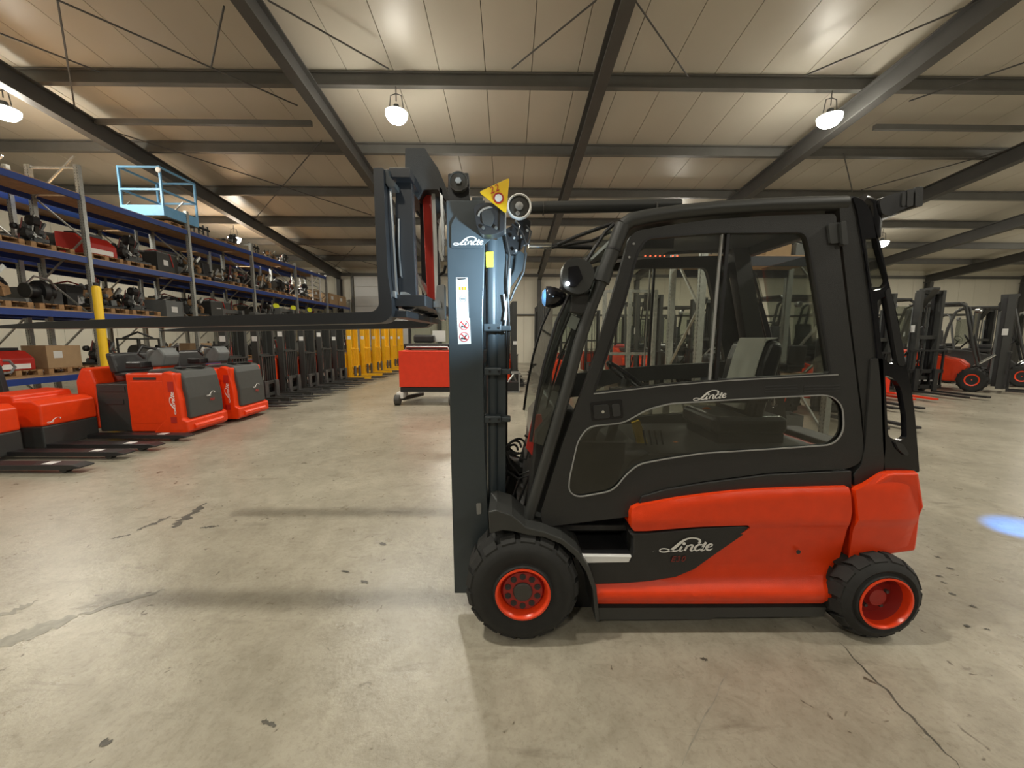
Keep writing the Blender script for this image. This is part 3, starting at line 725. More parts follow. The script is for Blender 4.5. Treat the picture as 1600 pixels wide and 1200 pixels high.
MB().cbox(px(1020, 385, 2.3), .16, .2, .07).build('roof_console', M['black'], FK)
INDL = mat('indicator_red', (.8, .05, .02), .4, emis=(1, .12, .05), es=2.5)
mbx = []
for u in (1008, 1016, 1024, 1031, 1038, 1051, 1058):
    MB().lathe(px(u, 400, 2.19), [(-.004, .0), (-.003, .0045), (0, .0045)], 8).build('indicator_light', INDL, FK)

# --- lamps and mirror on the front pillar, work lamp on the rear of the roof
lp = plate('front_work_lamp', SP([(882,410,8),(895,402,10),(912,404,12),(926,414,10),(930,430,8),(922,452,12),(905,461,10),(889,456,10),(879,448,8),(878,425,8)], 8), 1.90, .08, M['anth2'], FK, bevel=.008, seg=3)
plate('lamp_recess', SP([(888,417),(904,415),(911,435),(900,448),(888,447)], 3), 1.892, .03, M['gloss'], lp, bevel=.003)
MB().lathe(px(887, 443, 1.885), [(-.008, .0), (-.006, .008), (0, .010)], 14).build('lamp_emitter', M['lamplit'], lp)
lb = px(868, 465, 2.05)
hl = MB().lathe(lb, [(-.055, .048), (-.045, .055), (-.01, .055), (.03, .042), (.055, .02), (.06, 0)], 22, 'X').build('blue_spot_lamp', M['gloss'], FK, smooth=True)
MB().lathe((lb.x-.055, lb.y, lb.z), [(-.018, 0), (-.014, .030), (0, .047)], 22, 'X').build('lamp_lens', M['bluelens'], hl, smooth=True)
MB().tube(pt((883,468),(900,462),(925,455), Y=2.03), .012, 8).build('lamp_bracket', M['black'], FK)
MB().prism([(p.x, p.z) for p in [px(u, v, 2.0) for u, v in [(892,462),(918,462),(925,485),(908,492),(890,488)]]], 1.97, 2.05).build('lamp_bracket', M['anth'], FK, bevel=.006)
rl = plate('rear_work_lamp', SP([(1374,316),(1380,308),(1404,300),(1420,297),(1424,322),(1405,330),(1392,338),(1378,334)], 4), 1.96, .10, M['black'], FK, bevel=.01, seg=3)
for k, (xa, xb) in enumerate([(1410, 1416), (1418, 1428), (1431, 1443)]):
    h = (300, 322) if k == 0 else (295, 322) if k == 1 else (291, 322); plate('cooling_rib', SP([(xa,h[0]+1),(xb,h[0]),(xb-1,h[1]),(xa-1,h[1]+1)], 3), 1.955, .11, M['anth'], rl, bevel=.004)
MB().tube(pt((1350,322),(1366,328),(1384,326), Y=2.01), .028, 10).build('rear_lamp_arm', M['black'], FK, smooth=True)
MB().tube(pt((1346,312),(1360,318),(1366,345),(1364,372), Y=2.0), .03, 10).build('rear_roof_bend', M['gloss'], FK, smooth=True)

# --- mast
MY = 2.12; YM = 2.78
def mplate(name, poly, Y, d, m, par=None, **k):
    return plate(name, poly, Y, d, m, par or FK, **k)
mast = [(697,313),(758,313),(757,400),(754,500),(757,700),(764,830),(764,900),(757,927),(710,927),(704,700)]
zb = px(730, 927, MY).z
for (y0, s_) in ((MY, 1), (YM, 1)):
    pl = [px(u, v, MY) for u, v in mast]
    MB().prism([(p.x, p.z) for p in pl], y0, y0+.055).build('mast_channel', M['mast'], FK, bevel=.004)
    a = px(776, 325, MY+.04); b = px(790, 830, MY+.04)
    MB().box(min(a.x, b.x)+.0, b.x+.0, y0+.07, y0+.09, b.z, a.z).build('inner_mast_channel', M['mast'], FK, bevel=.003)
badge = SP([(705,388,3),(705,350,4),(716,331,6),(738,319,8),(756,315,4),(766,330),(768,372,4),(756,382,4),(752,388,3)], 4)
plate('mast_badge_panel', badge, MY-.010, .012, M['mast'], FK, bevel=.003)
o0 = px(708.5, 383, MY-.011); o1 = px(755, 383, MY-.011); wordmark('maker_lettering', o0, o1-o0, Vector((0, 0, 1))*(o1-o0).length, M['white'], FK)
def tube_at(u, v0, v1, Y, r, m, name, n=14):
    a = px(u, v0, Y); b = px(u, v1, Y); x = (a.x+b.x)/2; return MB().tube([(x, Y, a.z), (x, Y, b.z)], r, n).build(name, m, FK, smooth=True)
x_ = px(769, 440, 2.20).x
for y in (2.20, 2*YC-2.20):
    MB().tube([(x_, y, px(0, 372, 2.2).z), (x_, y, px(0, 812, 2.2).z)], .034, 20).build('lift_cylinder', M['mast'], FK, smooth=True)
    MB().tube([(x_+.055, y+.02, px(0, 372, 2.2).z), (x_+.055, y+.02, px(0, 760, 2.2).z)], .010, 8).build('hydraulic_line', M['mast'], FK, smooth=True)
    MB().tube([(x_+.078, y+.05, px(0, 400, 2.2).z), (x_+.078, y+.05, px(0, 740, 2.2).z)], .009, 8).build('hydraulic_line', M['cable'], FK, smooth=True)
for v in (512, 580, 655):
    c = px(771, v, 2.14); cl = MB().cbox((c.x-.005, 2.165, c.z), .10, .075, .042).build('cylinder_clamp', M['mast'], FK, bevel=.008)
    MB().cbox((c.x+.07, 2.17, c.z-.003), .055, .05, .03).build('clamp_jaw', M['mast'], cl, bevel=.006)
    for dx in (-.02, .03): MB().lathe((c.x+dx, 2.128, c.z), [(-.006, .006), (0, .007)], 6).build('clamp_bolt', M['black'], cl)
plate('yellow_sticker', [(759,394),(771,393),(771,417),(760,418)], 2.155, .0015, M['tag'], FK)
plate('barcode_sticker', [(781,603),(786,603),(786,640),(781,640)], 2.20, .0015, M['sticker'], FK)
plate('latch_plate', SP([(744,787),(752,786),(752,803),(745,804)], 2), MY-.006, .006, M['trim'], FK)
# warning stickers
s1 = plate('mast_sticker', [(712.5,433.5),(730.5,433.5),(732.5,497),(714,497)], MY-.002, .0015, M['sticker'], FK)
s2 = plate('mast_sticker', [(714,497.5),(734,497),(736,537),(716,538)], MY-.002, .0015, M['sticker'], FK)
plate('sticker_header', [(713,435),(729,434),(727,436.5),(716,437.5)], MY-.0035, .001, M['ink'], s1)
for x_0 in (717, 721.5, 725.5): plate('sticker_symbol', [(x_0,448),(x_0+3,448),(x_0+3,453.5),(x_0,453.5)], MY-.0035, .001, M['yellow'] if x_0 != 721.5 else M['orange'], s1)
def ring_px(name, u, v, r, w, m, par, n=22):
    o_ = [(u+r*math.cos(2*PI*k/n), v+r*math.sin(2*PI*k/n)) for k in range(n)]; i_ = [(u+(r-w)*math.cos(2*PI*k/n), v+(r-w)*math.sin(2*PI*k/n)) for k in range(n)]
    return plate(name, o_, MY-.0035, .001, m, par, holes=[i_])
ring_px('sticker_ring', 723.5, 467, 5.2, .7, M['greybox'], s1)
plate('sticker_symbol', [(720,466),(727,466),(727,468),(720,468)], MY-.0035, .001, M['greybox'], s1)
for v in (508, 526.5):
    ring_px('prohibition_ring', 725.2, v, 7.6, 1.1, M['stred'], s2)
    plate('prohibition_bar', [(719.5,v-5),(720.7,v-6),(731,v+4.4),(729.8,v+5.4)], MY-.0038, .001, M['stred'], s2)
    plate('prohibition_figure', SP([(720,v+2),(722,v+0),(725,v+2),(728,v-4),(730,v-3),(727,v+1),(729,v+4),(726,v+4),(724,v+3),(721,v+4)], 1), MY-.0036, .001, M['ink'], s2)
# cross members and top gear
for v, h in ((318, .10), (560, .08), (800, .12)):
    c = px(745, v, MY); MB().box(c.x-.03, c.x+.03, MY+.05, YM, c.z-h/2, c.z+h/2).build('mast_cross_member', M['mast'], FK, bevel=.004)
plate('pulley_bracket', SP([(700,271),(732,270),(734,314),(700,314)], 3), 2.16, .04, M['black'], FK, bevel=.003)
def pulley(u, v, r, Y, name):
    c = px(u, v, Y); p = MB().lathe(c, [(-.03, .0), (-.03, r*.3), (-.022, r*.32), (-.02, r*.85), (-.026, r*.9), (-.026, r), (-.014, r), (.0, r*.86), (.014, r), (.02, r), (.02, 0)], 28).build(name, M['hub'], FK, smooth=True); return c, p
c, p = pulley(717, 286, .050, 2.15, 'chain_pulley')
MB().lathe((c.x, c.y-.032, c.z), [(-.006, 0), (-.006, .016), (0, .018)], 6).build('pulley_nut', M['trim'], p)
c, p = pulley(811, 325, .058, 2.20, 'hose_reel')
MB().lathe((c.x, c.y-.01, c.z), [(-.02, .056), (-.026, .062), (-.022, .066), (0, .068), (.01, .06)], 28, caps=False).build('reel_rim', M['white'], p, smooth=True)
MB().lathe((c.x, c.y-.034, c.z), [(-.006, 0), (-.004, .012), (0, .022)], 14).build('reel_hub', M['trim'], p)
MB().lathe((c.x-.008, c.y-.036, c.z-.038), [(-.005, 0), (-.004, .009), (0, .012)], 12).build('reel_bolt', M['steel'], p)
wl = plate('mast_work_lamp', SP([(739,322,8),(752,316,8),(785,318,10),(791,335,6),(790,360,8),(772,367,10),(752,367,8),(744,352,6)], 6), 2.02, .09, M['black'], FK, bevel=.01, seg=3)
plate('lamp_face', SP([(752,330),(766,326),(773,340),(768,354),(754,350)], 4), 2.012, .02, M['anth'], wl, bevel=.004)
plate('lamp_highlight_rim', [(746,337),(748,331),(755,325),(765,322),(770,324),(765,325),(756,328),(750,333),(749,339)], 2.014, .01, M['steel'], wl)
for u, v in ((755, 356), (775, 356)): MB().lathe(px(u, v, 2.01), [(-.004, 0), (-.003, .008), (0, .009)], 10).build('lamp_screw', M['hub'], wl)
tri = plate('triangular_number_plate', SP([(748,300,5),(796,277.5,5),(791,334,5)], 5, 5), 1.985, .006, M['yellow'], FK, bevel=.001)
cc = px(779, 310, 1.983)
MB().lathe(cc, [(-.006, .020), (-.006, .026), (0, .026), (0, .020)], 22, caps=False).build('plate_grommet', M['darkred'], tri)
MB().lathe(cc, [(-.008, .0), (-.008, .004), (-.006, .005), (-.006, .018), (0, .019)], 22).build('plate_disc', M['white'], tri)
c = px(772, 296, 1.9835); dd = px(790, 290, 1.98)-px(757, 304, 1.98)
tn = text('plate_number', '22', .044, c, dd, Vector((-dd.z, 0, dd.x)), M['darkred'], tri, shear=.25, space=1.2)
MB().tube([tuple(px(790, 333, 1.99)), tuple(px(789, 366, 1.99))], .0035, 6).build('plate_stem', M['steel'], FK)
# boom of hoses and tubes running back to the cab roof
a = px(826, 325, 2.3); b = px(1062, 320, 2.3)
MB().tube([tuple(a), tuple(b)], .034, 16).build('roof_cross_tube', M['anth2'], FK, smooth=True)
for u in (848, 1023): MB().tube([tuple(px(u, 326, 2.29)), tuple(px(u+1.5, 326, 2.29))], .038, 14).build('tube_ring', M['hub'], FK)
MB().tube(pt((826,384),(862,384), Y=2.2), .018, 12).build('tilt_cylinder_rod', M['chrome'], FK, smooth=True)
MB().tube(pt((860,384),(925,387), Y=2.2), .013, 12).build('tilt_cylinder', M['black'], FK, smooth=True)
MB().tube(pt((870,383),(905,368),(935,357),(958,349), Y=2.1), .010, 8).build('hydraulic_hose', M['cable'], FK, smooth=True)
MB().tube(pt((862,387),(895,381),(925,376),(955,362), Y=2.15), .008, 8).build('hydraulic_hose', M['cable'], FK, smooth=True)
plate('hose_guard', SP([(791,385),(797,400),(815,392),(821,400),(817,420),(806,438),(793,455),(789,450),(791,410)], 4), 2.30, .03, M['mast'], FK, bevel=.004)
plate('mast_head_bracket', SP([(783,362),(800,352),(818,340),(830,345),(826,372),(812,392),(800,398),(788,392)], 5), 2.24, .05, M['black'], FK, bevel=.006)
for l, r, m_ in [([(800,350),(815,362),(822,380),(820,398)], .006, 'cable'), ([(822,352),(830,362),(826,380),(818,384)], .005, 'cable'), ([(790,370),(796,400),(793,440),(795,500),(794,580)], .008, 'cable'),
             ([(822,395),(818,425),(803,455),(797,470)], .007, 'cable'), ([(805,345),(812,352),(808,368)], .005, 'chrome'), ([(787,460),(791,490),(788,520)], .006, 'steel'), ([(797,420),(795,455),(788,500)], .007, 'trim')]:
    MB().tube(pt(*l, Y=2.17), r, 8).build('hydraulic_hose', M[m_], FK, smooth=True)
for (u, v) in ((803, 372), (815, 370), (806, 392), (824, 360)): MB().lathe(px(u, v, 2.2), [(-.012, 0), (-.010, .007), (0, .010)], 6).build('hose_fitting', M['steel'], FK)
# coiled hoses at the foot of the mast
for (u, v, r, Y) in ((803, 699, .042, 2.2), (800, 703, .034, 2.24), (808, 697, .050, 2.3)):
    c = px(u, v, Y); MB().tube([(c.x+r*math.cos(t), Y+.02*math.sin(t*2), c.z+r*math.sin(t)*.9) for t in [2*PI*k/24 for k in range(22)]], .007, 8).build('hydraulic_hose', M['cable'], FK, smooth=True)
for l in ([(787,690),(797,722),(812,742),(830,735),(834,700)], [(785,700),(792,735),(810,748),(828,742)], [(786,660),(786,700),(800,712),(822,718),(830,690)], [(820,680),(832,690),(828,715)], [(795,745),(790,770),(786,800)], [(812,748),(800,780),(790,808)], [(826,745),(812,780),(806,815)], [(832,660),(842,690),(835,730),(826,760),(815,810)]):
    MB().tube(pt(*l, Y=2.22), .007, 8).build('hydraulic_hose', M['cable'], FK, smooth=True)
# --- carriage and forks
FY = 1.95
fk = [(583,262),(599,262),(601,330),(606,430),(612,470),(613,492,8),(600,504,8),(560,505.5),(400,508.5),(280,510.5),(60,513.5),(-12,513),(-14,509.5),(60,503),(280,494.5),(400,491.5),(560,487.8),(584,487,6),(592,478,5),(588,400)]
fk = SP(fk, 2)
plate('fork', fk, FY, .12, M['black'], FK, bevel=.004)
o = MB().prism([(p.x + .02, p.z) for p in [px(u, v, FY) for u, v in fk]], 2*YC-FY-.10, 2*YC-FY+.02).build('fork', M['black'], FK, bevel=.004)
plate('fork_hook', [(599,264),(607,264),(608,275),(617,284),(617,292),(606,292),(601,285)], 1.97, .08, M['anth2'], FK, bevel=.003)
plate('side_shift_frame', [(618,300),(618,277),(642,275),(644,300),(648,400),(652,478),(640,486),(628,482),(622,455),(616,400)], 2.06, .05, M['black'], FK, bevel=.004)
plate('side_shift_frame', [(618,300),(618,277),(642,275),(644,300),(648,400),(652,478),(640,486),(628,482),(622,455),(616,400)], 2.06, .05, M['black'], FK, bevel=.004, mirror=True)
plate('polished_guide', [(608,294),(611,294),(621,455),(618,458),(614,380)], 2.0, .01, M['steel'], FK)
plate('polished_guide', [(622,342),(624,341),(624,395),(628,434),(625,430),(622,380)], 2.045, .01, M['steel'], FK)
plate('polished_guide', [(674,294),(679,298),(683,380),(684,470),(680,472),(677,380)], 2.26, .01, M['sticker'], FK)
plate('polished_guide', [(687,292),(691,296),(694,350),(694,400),(691,398),(689,340)], 2.2, .02, M['steel'], FK)
plate('clamp_block', SP([(625,456),(634,456),(641,460),(643,478),(634,477),(626,470)], 2), 2.02, .06, M['steel'], FK, bevel=.003)
plate('clamp_block', [(602,452),(618,455),(619,466),(608,462)], 1.98, .05, M['steel'], FK, bevel=.003)
plate('chain_anchor', SP([(682,446),(694,444),(695,500),(686,500),(680,480)], 2), 2.22, .06, M['steel'], FK, bevel=.004)
plate('chain_anchor', SP([(670,471),(688,470),(690,480),(674,480)], 2), 2.2, .06, M['steel'], FK, bevel=.004)
plate('carriage_head', SP([(633,231,3),(664,231,3),(670,242),(684,262),(694,285),(702,312),(697,313),(684,296),(661,296),(652,310),(645,300),(640,282),(633,275)], 2), 2.2, .10, M['anth'], FK, bevel=.005)
plate('carriage_head', SP([(633,231,3),(664,231,3),(670,242),(684,262),(694,285),(702,312),(697,313),(684,296),(661,296),(652,310),(645,300),(640,282),(633,275)], 2), 2.2, .10, M['anth'], FK, bevel=.005, mirror=True)
plate('red_side_bar', [(659,289),(666,287),(671,291),(673,296),(676,380),(680,474),(668,477),(663,380)], 2.28, .05, M['darkred2'] if 'darkred2' in M else mat('side_bar_red', (0.50, 0.035, 0.022), .4), FK, bevel=.004)
MB().lathe(px(668, 291, 2.275), [(-.004, .007), (-.004, .010), (0, .010)], 12).build('bar_eye', M['trim'], FK)
plate('chain_guide_curve', [(688,340),(693,325),(696,345),(690,360),(689,390),(694,405),(690,408),(685,390),(685,360)], 2.21, .02, M['white'], FK)
for (u0, v0, u1, v1) in ((612, 268, 645, 284), (616, 462, 668, 480), (616, 486, 640, 497)):
    a = px(u0, v0, 2.05); b = px(u1, v1, 2.05); MB().box(a.x, b.x, 2.0, 2*YC-2.0, b.z, a.z).build('carriage_bar', M['black'], FK, bevel=.004)
for k, y in enumerate((2.35, 2.55)):
    a = px(655, 240, 2.3); MB().box(a.x-.015, a.x+.015, y, y+.03, px(0, 485, 2.3).z, a.z).build('carriage_upright', M['black'], FK)
MB().tube(pt((651,330),(662,345),(664,372), Y=2.4), .007, 8).build('hydraulic_hose', M['cable'], FK)
MB().tube(pt((648,430),(660,445),(668,460), Y=2.35), .02, 8).build('side_shift_cylinder', M['steel'], FK)
MB().tube(pt((686,430),(694,425),(696,415), Y=2.2), .008, 8).build('hydraulic_hose', M['cable'], FK)
rebase(FK, (px(1050, 960, YC).x, YC, 0))
# lights the truck carries: white work lamp on the pillar, blue spot at the back of the roof
def spot(loc, target, e, colr, size, rad, blend=.6):
    d = bpy.data.lights.new('truck_light', 'SPOT'); d.energy = e; d.color = colr; d.spot_size = R(size); d.shadow_soft_size = rad; d.spot_blend = blend
    o = bpy.data.objects.new('truck_light', d); col.objects.link(o); o.location = loc
    o.rotation_euler = (Vector(target)-Vector(loc)).to_track_quat('-Z', 'Y').to_euler(); return o
spot(px(893, 443, 1.72), px(730, 430, 2.12), 110, (.62, .84, 1.0), 85, .02, 1.0)
spot(px(1452, 312, 2.0), ground(1590, 824), 3600, (.0, .23, 1.0), 8, .02, .9)
# ------------------------------------------------------------------ pallet racking along the left wall
def post_mesh(h, name='post'):
    mb = MB(); mb.box(-.05, .05, -.04, -.034, 0, h); mb.box(-.05, -.044, -.034, .04, 0, h); mb.box(.044, .05, -.034, .04, 0, h)
    mb.box(-.02, .02, -.046, -.04, 0, h); mb.box(-.07, .07, -.06, .06, 0, .01)
    me = mb.mesh(name); me.materials.append(M['post']); return me
def slots_mesh(h):
    mb = MB(); k = .1
    while k < h-.05:
        for x in (-.035, .027): mb.box(x, x+.008, -.0425, -.038, k, k+.028)
        k += .06
    me = mb.mesh('post_slots'); me.materials.append(M['ink']); return me
def put(name, me, parent, loc=(0, 0, 0), rot=(0, 0, 0)):
    o = bpy.data.objects.new(name, me); col.objects.link(o); o.parent = parent; o.location = loc; o.rotation_euler = rot; return o
def racking(root, ys, levels, depth, h, shelf_top, beammat, rz_face='X', heights=None):
    """local frame: bays run along +y, the front plane is x=0, the rear x=-depth"""
    for i, y in enumerate(ys):
        hh = heights[i] if heights else h
        key = 'post%.2f' % hh
        if key not in KIDS: KIDS[key] = (post_mesh(hh), slots_mesh(hh))
        fr = bpy.data.objects.new('upright_frame', None); col.objects.link(fr); fr.parent = root; fr.location = (0, y, 0)
        for x in (0, -depth):
            put('post', KIDS[key][0], fr, (x, 0, 0)); s = put('post_slots', KIDS[key][1], fr, (x, 0, 0)); s['kind'] = 'stuff'
        z = .25; up = True
        while z < hh-.5:
            MB().bar((-.04, .0, z if up else z+.9), (-depth+.04, .0, z+.9 if up else z), .03, .03).build('brace', M['galv'], fr); z += .9; up = not up
        MB().bar((-.04, 0, hh-.06), (-depth+.04, 0, hh-.06), .03, .04).build('brace', M['galv'], fr)
    for i in range(len(ys)-1):
        L = ys[i+1]-ys[i]
        for z in levels:
            if heights and z > min(heights[i], heights[i+1]): continue
            for x in (.0, -depth):
                kk = 'beam%.2f' % L
                if kk not in KIDS:
                    me = MB().box(-.022, .028, .05, L-.05, -.13, 0).mesh('shelf_beam'); me.materials.append(beammat); KIDS[kk] = me
                put('shelf_beam', KIDS[kk], root, (x, ys[i], z))
            kk = 'board%.2f' % L
            if kk not in KIDS:
                me = MB().box(-depth+.03, .01, .06, L-.06, -.02, .018).mesh('shelf_board'); me.materials.append(M['board']); KIDS[kk] = me
            put('shelf_board', KIDS[kk], root, (0, ys[i], z+.004))
XR_ = -9.8
RK = thing('pallet_rack', 'long blue and galvanised pallet racking filled with machine parts along the left wall', 'racking', (XR_, 0, 0))
ys = [3.4, 6.37, 9.33, 12.28, 15.19, 18.2, 21.2, 24.2]
LV = [.75, 2.15, 3.42, 4.82]
racking(RK, ys, LV, 1.1, 5.6, 4.85, M['blue'], heights=[5.5, 5.5, 5.46, 5.38, 5.13, 4.96, 4.9, 3.9])

# load prototypes -----------------------------------------------------
def pallet_me():
    mb = MB()
    for k in range(7): mb.box(-.4, .4, -.6+k*.178, -.6+k*.178+.13, .122, .144)
    return mb
def proto_pallet():
    r = thing('pallet', 'wooden pallet', 'pallet')
    for k in range(7): MB().box(-.4, .4, -.6+k*.178, -.6+k*.178+.132, .122, .144).build('deck_board', M['wood'], r)
    for x in (-.4, -.05, .3):
        for y in (-.6, -.07, .46): MB().box(x, x+.1, y, y+.14, .022, .122).build('block', M['wood'], r)
        MB().box(x, x+.1, -.6, .6, 0, .022).build('bottom_board', M['wood'], r)
    return r
def L_thing(nm, cat): return thing(nm, nm.replace('_', ' '), cat)
def proto_battery():
    r = L_thing('battery_crate', 'battery'); MB().box(-.3, .3, -.45, .45, 0, .5).build('case', M['anth2'], r, bevel=.01)
    for k in range(4):
        for j in range(3): MB().box(-.26+j*.19, -.10+j*.19, -.42+k*.215, -.23+k*.215, .5, .53).build('cell', M['greybox'], r)
    MB().tube([(-.3, -.2, .54), (0, -.1, .60), (.31, .1, .5), (.32, .2, .2)], .015, 6).build('cable', M['darkred'], r)
    MB().box(.3, .306, -.2, .0, .2, .34).build('label_plate', M['sticker'], r); return r
def proto_gear():
    r = L_thing('drive_unit', 'machine part'); MB().lathe((0, 0, .28), [(-.35, .05), (-.33, .14), (-.1, .15), (-.08, .24), (.05, .26), (.08, .18), (.3, .16), (.34, .06)], 18).build('gear_housing', M['black'], r, smooth=True)
    MB().box(-.12, .16, -.12, .2, 0, .2).build('sump', M['anth2'], r, bevel=.02)
    MB().tube([(-.05, -.3, .4), (.1, -.2, .6), (.2, .1, .55), (.15, .3, .35)], .022, 8).build('pipe', M['steel'], r, smooth=True)
    MB().lathe((0, -.36, .28), [(-.03, .16), (.01, .17), (.02, .02)], 14).build('flange', M['hub'], r); return r
def proto_forkset():
    r = L_thing('fork_carriage', 'machine part')
    for z in (.05, .42): MB().box(-.04, .0, -.5, .5, z, z+.09).build('cross_bar', M['black'], r, bevel=.006)
    for y in (-.42, -.15, .12, .38): MB().box(-.06, -.02, y, y+.05, .0, .62).build('upright_bar', M['anth'], r)
    for y in (-.3, .25): MB().box(-.02, .30, y, y+.1, .0, .05).build('fork_stub', M['black'], r)
    MB().tube([(-.1, -.3, .5), (.05, 0, .3), (-.05, .3, .55)], .018, 6).build('hose', M['cable'], r); return r
def proto_crate():
    r = L_thing('parts_box', 'box'); mb = MB().box(-.28, .28, -.38, .38, 0, .04); mb.box(-.28, -.26, -.38, .38, .04, .4).box(.26, .28, -.38, .38, .04, .4).box(-.26, .26, -.38, -.36, .04, .4).box(-.26, .26, .36, .38, .04, .4)
    mb.build('box_shell', M['greybox'], r)
    for k in range(4): MB().tube([(-.2+k*.12, -.3, .3), (-.1+k*.07, .3, .52-.03*k)], .03, 8).build('rod', M['steel'] if k % 2 else M['black'], r)
    MB().box(.28, .285, -.15, .1, .12, .26).build('label_plate', M['sticker'], r); return r
def proto_red():
    r = L_thing('truck_cover', 'machine part'); MB().prism([(-.3, 0), (.3, 0), (.3, .22), (.12, .36), (-.3, .40)], -.42, .42).build('shell', M['darkred'], r, bevel=.02)
    MB().box(.3, .31, -.3, .3, .03, .12).build('front_strip', M['white'], r); MB().box(-.2, .1, -.3, .3, .37, .42).build('vent_block', M['black'], r); return r
def proto_frame():
    r = L_thing('motor_stand', 'machine part')
    for x in (-.3, .26):
        for y in (-.42, .38): MB().box(x, x+.04, y, y+.04, 0, .6).build('leg', M['anth2'], r)
    for z in (.02, .56): mb = MB().box(-.3, .3, -.42, -.38, z, z+.04).box(-.3, .3, .38, .42, z, z+.04).box(-.3, -.26, -.42, .42, z, z+.04).box(.26, .3, -.42, .42, z, z+.04).build('rail', M['anth2'], r)
    MB().lathe((0, 0, .25), [(-.25, .03), (-.22, .18), (.1, .2), (.22, .12), (.25, .02)], 14).build('motor', M['hub'], r, smooth=True)
    MB().tube([(-.2, -.3, .6), (0, 0, .75), (.2, .3, .6)], .025, 8).build('bent_tube', M['black'], r); return r
def proto_asm(seed):
    rr = random.Random(seed); r = L_thing({1: 'machine_assembly', 2: 'parts_heap', 5: 'dismantled_drive'}[seed], 'machine part'); groups = {}
    for k in range(34):
        x, y = rr.uniform(-.2, .2), rr.uniform(-.28, .28); z = rr.uniform(.0, .42)*(1-abs(y)*.9); s = rr.uniform(.03, .13); nm, mm = rr.choice([('bracket', 'anth2'), ('casing', 'black'), ('casing', 'black'), ('fitting', 'galv'), ('block', 'anth'), ('cover', 'greybox'), ('shim', 'galv'), ('flange', 'hub'), ('board_piece', 'wood')])
        mb = groups.setdefault((nm, mm), []); m_ = MB()
        if rr.random() < .7: m_.bar((x, y, max(s, z)), (x+rr.uniform(-.15, .15), y+rr.uniform(-.2, .2), max(s, z+rr.uniform(-.1, .2))), s, s*rr.uniform(.5, 1.3))
        else: m_.lathe((x, y, z+s), [(-s, s*.4), (-s*.8, s*.9), (s*.6, s), (s, s*.5)], 10, rr.choice('XYZ'))
        m_.build(nm, M[mm], r)
    MB().box(-.28, .28, -.4, .4, 0, .05).build('base_plate', M['anth2'], r)
    for k in range(4):
        p0 = (rr.uniform(-.2, .2), rr.uniform(-.35, .05), .1); MB().tube([p0, (p0[0]+.05, p0[1]+.1, .5+.15*rr.random()), (p0[0]-.1, p0[1]+.25, .45), (p0[0], p0[1]+.3, .15)], .012+.008*rr.random(), 6).build('hose', M[rr.choice(['cable', 'cable', 'galv', 'e30'])], r)
    return r
def proto_carton():
    r = L_thing('cardboard_box', 'box'); MB().box(-.3, .3, -.4, .4, 0, .45).build('carton', M['card'], r, bevel=.006); MB().box(-.302, .302, -.03, .03, .448, .453).build('tape', M['sticker'], r)
    MB().box(.3, .303, -.25, -.05, .2, .34).build('label_plate', M['sticker'], r); return r
def proto_seat():
    r = L_thing('operator_chair', 'seat'); MB().box(-.24, .24, -.24, .24, .08, .2).build('cushion', M['seat'], r, bevel=.04); MB().prism([(-.26, .18), (-.14, .18), (-.2, .68), (-.3, .66)], -.22, .22).build('backrest', M['seat'], r, bevel=.04)
    MB().box(-.2, .2, -.2, .2, 0, .08).build('seat_base', M['anth2'], r); MB().box(.1, .2, -.34, -.28, .3, .34).build('armrest', M['anth'], r); return r
PROTO = {}
for nm, fn in dict(battery=proto_battery, gear=proto_gear, forkset=proto_forkset, crate=proto_crate, red=proto_red, frame=proto_frame, carton=proto_carton, asm=lambda: proto_asm(1), asm2=lambda: proto_asm(2), asm3=lambda: proto_asm(5), seat=proto_seat, pallet=proto_pallet).items():
    PROTO[nm] = [fn(), False]
WORD = dict(battery='black battery crate', gear='dark drive unit', forkset='black fork carriage', crate='grey parts box with rods', red='dark red truck cover', frame='motor in stand',
            carton='brown cardboard box', asm='dark machine assembly', asm2='heap of steel machine parts', asm3='dismantled truck drive', seat='black truck seat', pallet='wooden pallet')
USED = {}
def place(kind, loc, rz, label, group, scale=1.0):
    p = PROTO[kind]
    if not p[1]: o = p[0]; p[1] = True
    else: o = copy_tree(p[0])
    o.location = loc; o.rotation_euler = (0, 0, rz); o.scale = (scale,)*3 if not isinstance(scale, tuple) else scale
    o['label'] = label; o['group'] = group; return o
SH = {.75: 'lowest', 2.15: 'second', 3.42: 'third', 4.82: 'top'}
ORD = ['first', 'second', 'third', 'fourth', 'fifth', 'sixth', 'seventh']
seq = {2.15: ['battery', 'asm', 'gear', 'asm3', 'asm2', 'crate', 'asm', 'battery', 'asm3', 'gear', 'asm2', 'asm', 'battery', 'red', 'asm3', 'seat', 'asm2', 'gear'],
       3.42: ['asm3', 'asm', 'asm2', 'red', 'asm2', 'battery', 'asm', 'seat', 'asm3', 'asm2', 'asm', 'gear', 'asm3', 'asm2', 'carton'],
       .75: ['asm3', 'red', 'carton', 'asm2', 'frame', 'asm', 'carton', 'forkset', 'crate', 'gear', 'battery', 'frame', 'crate', 'red', 'gear', 'frame', 'crate', 'battery']}
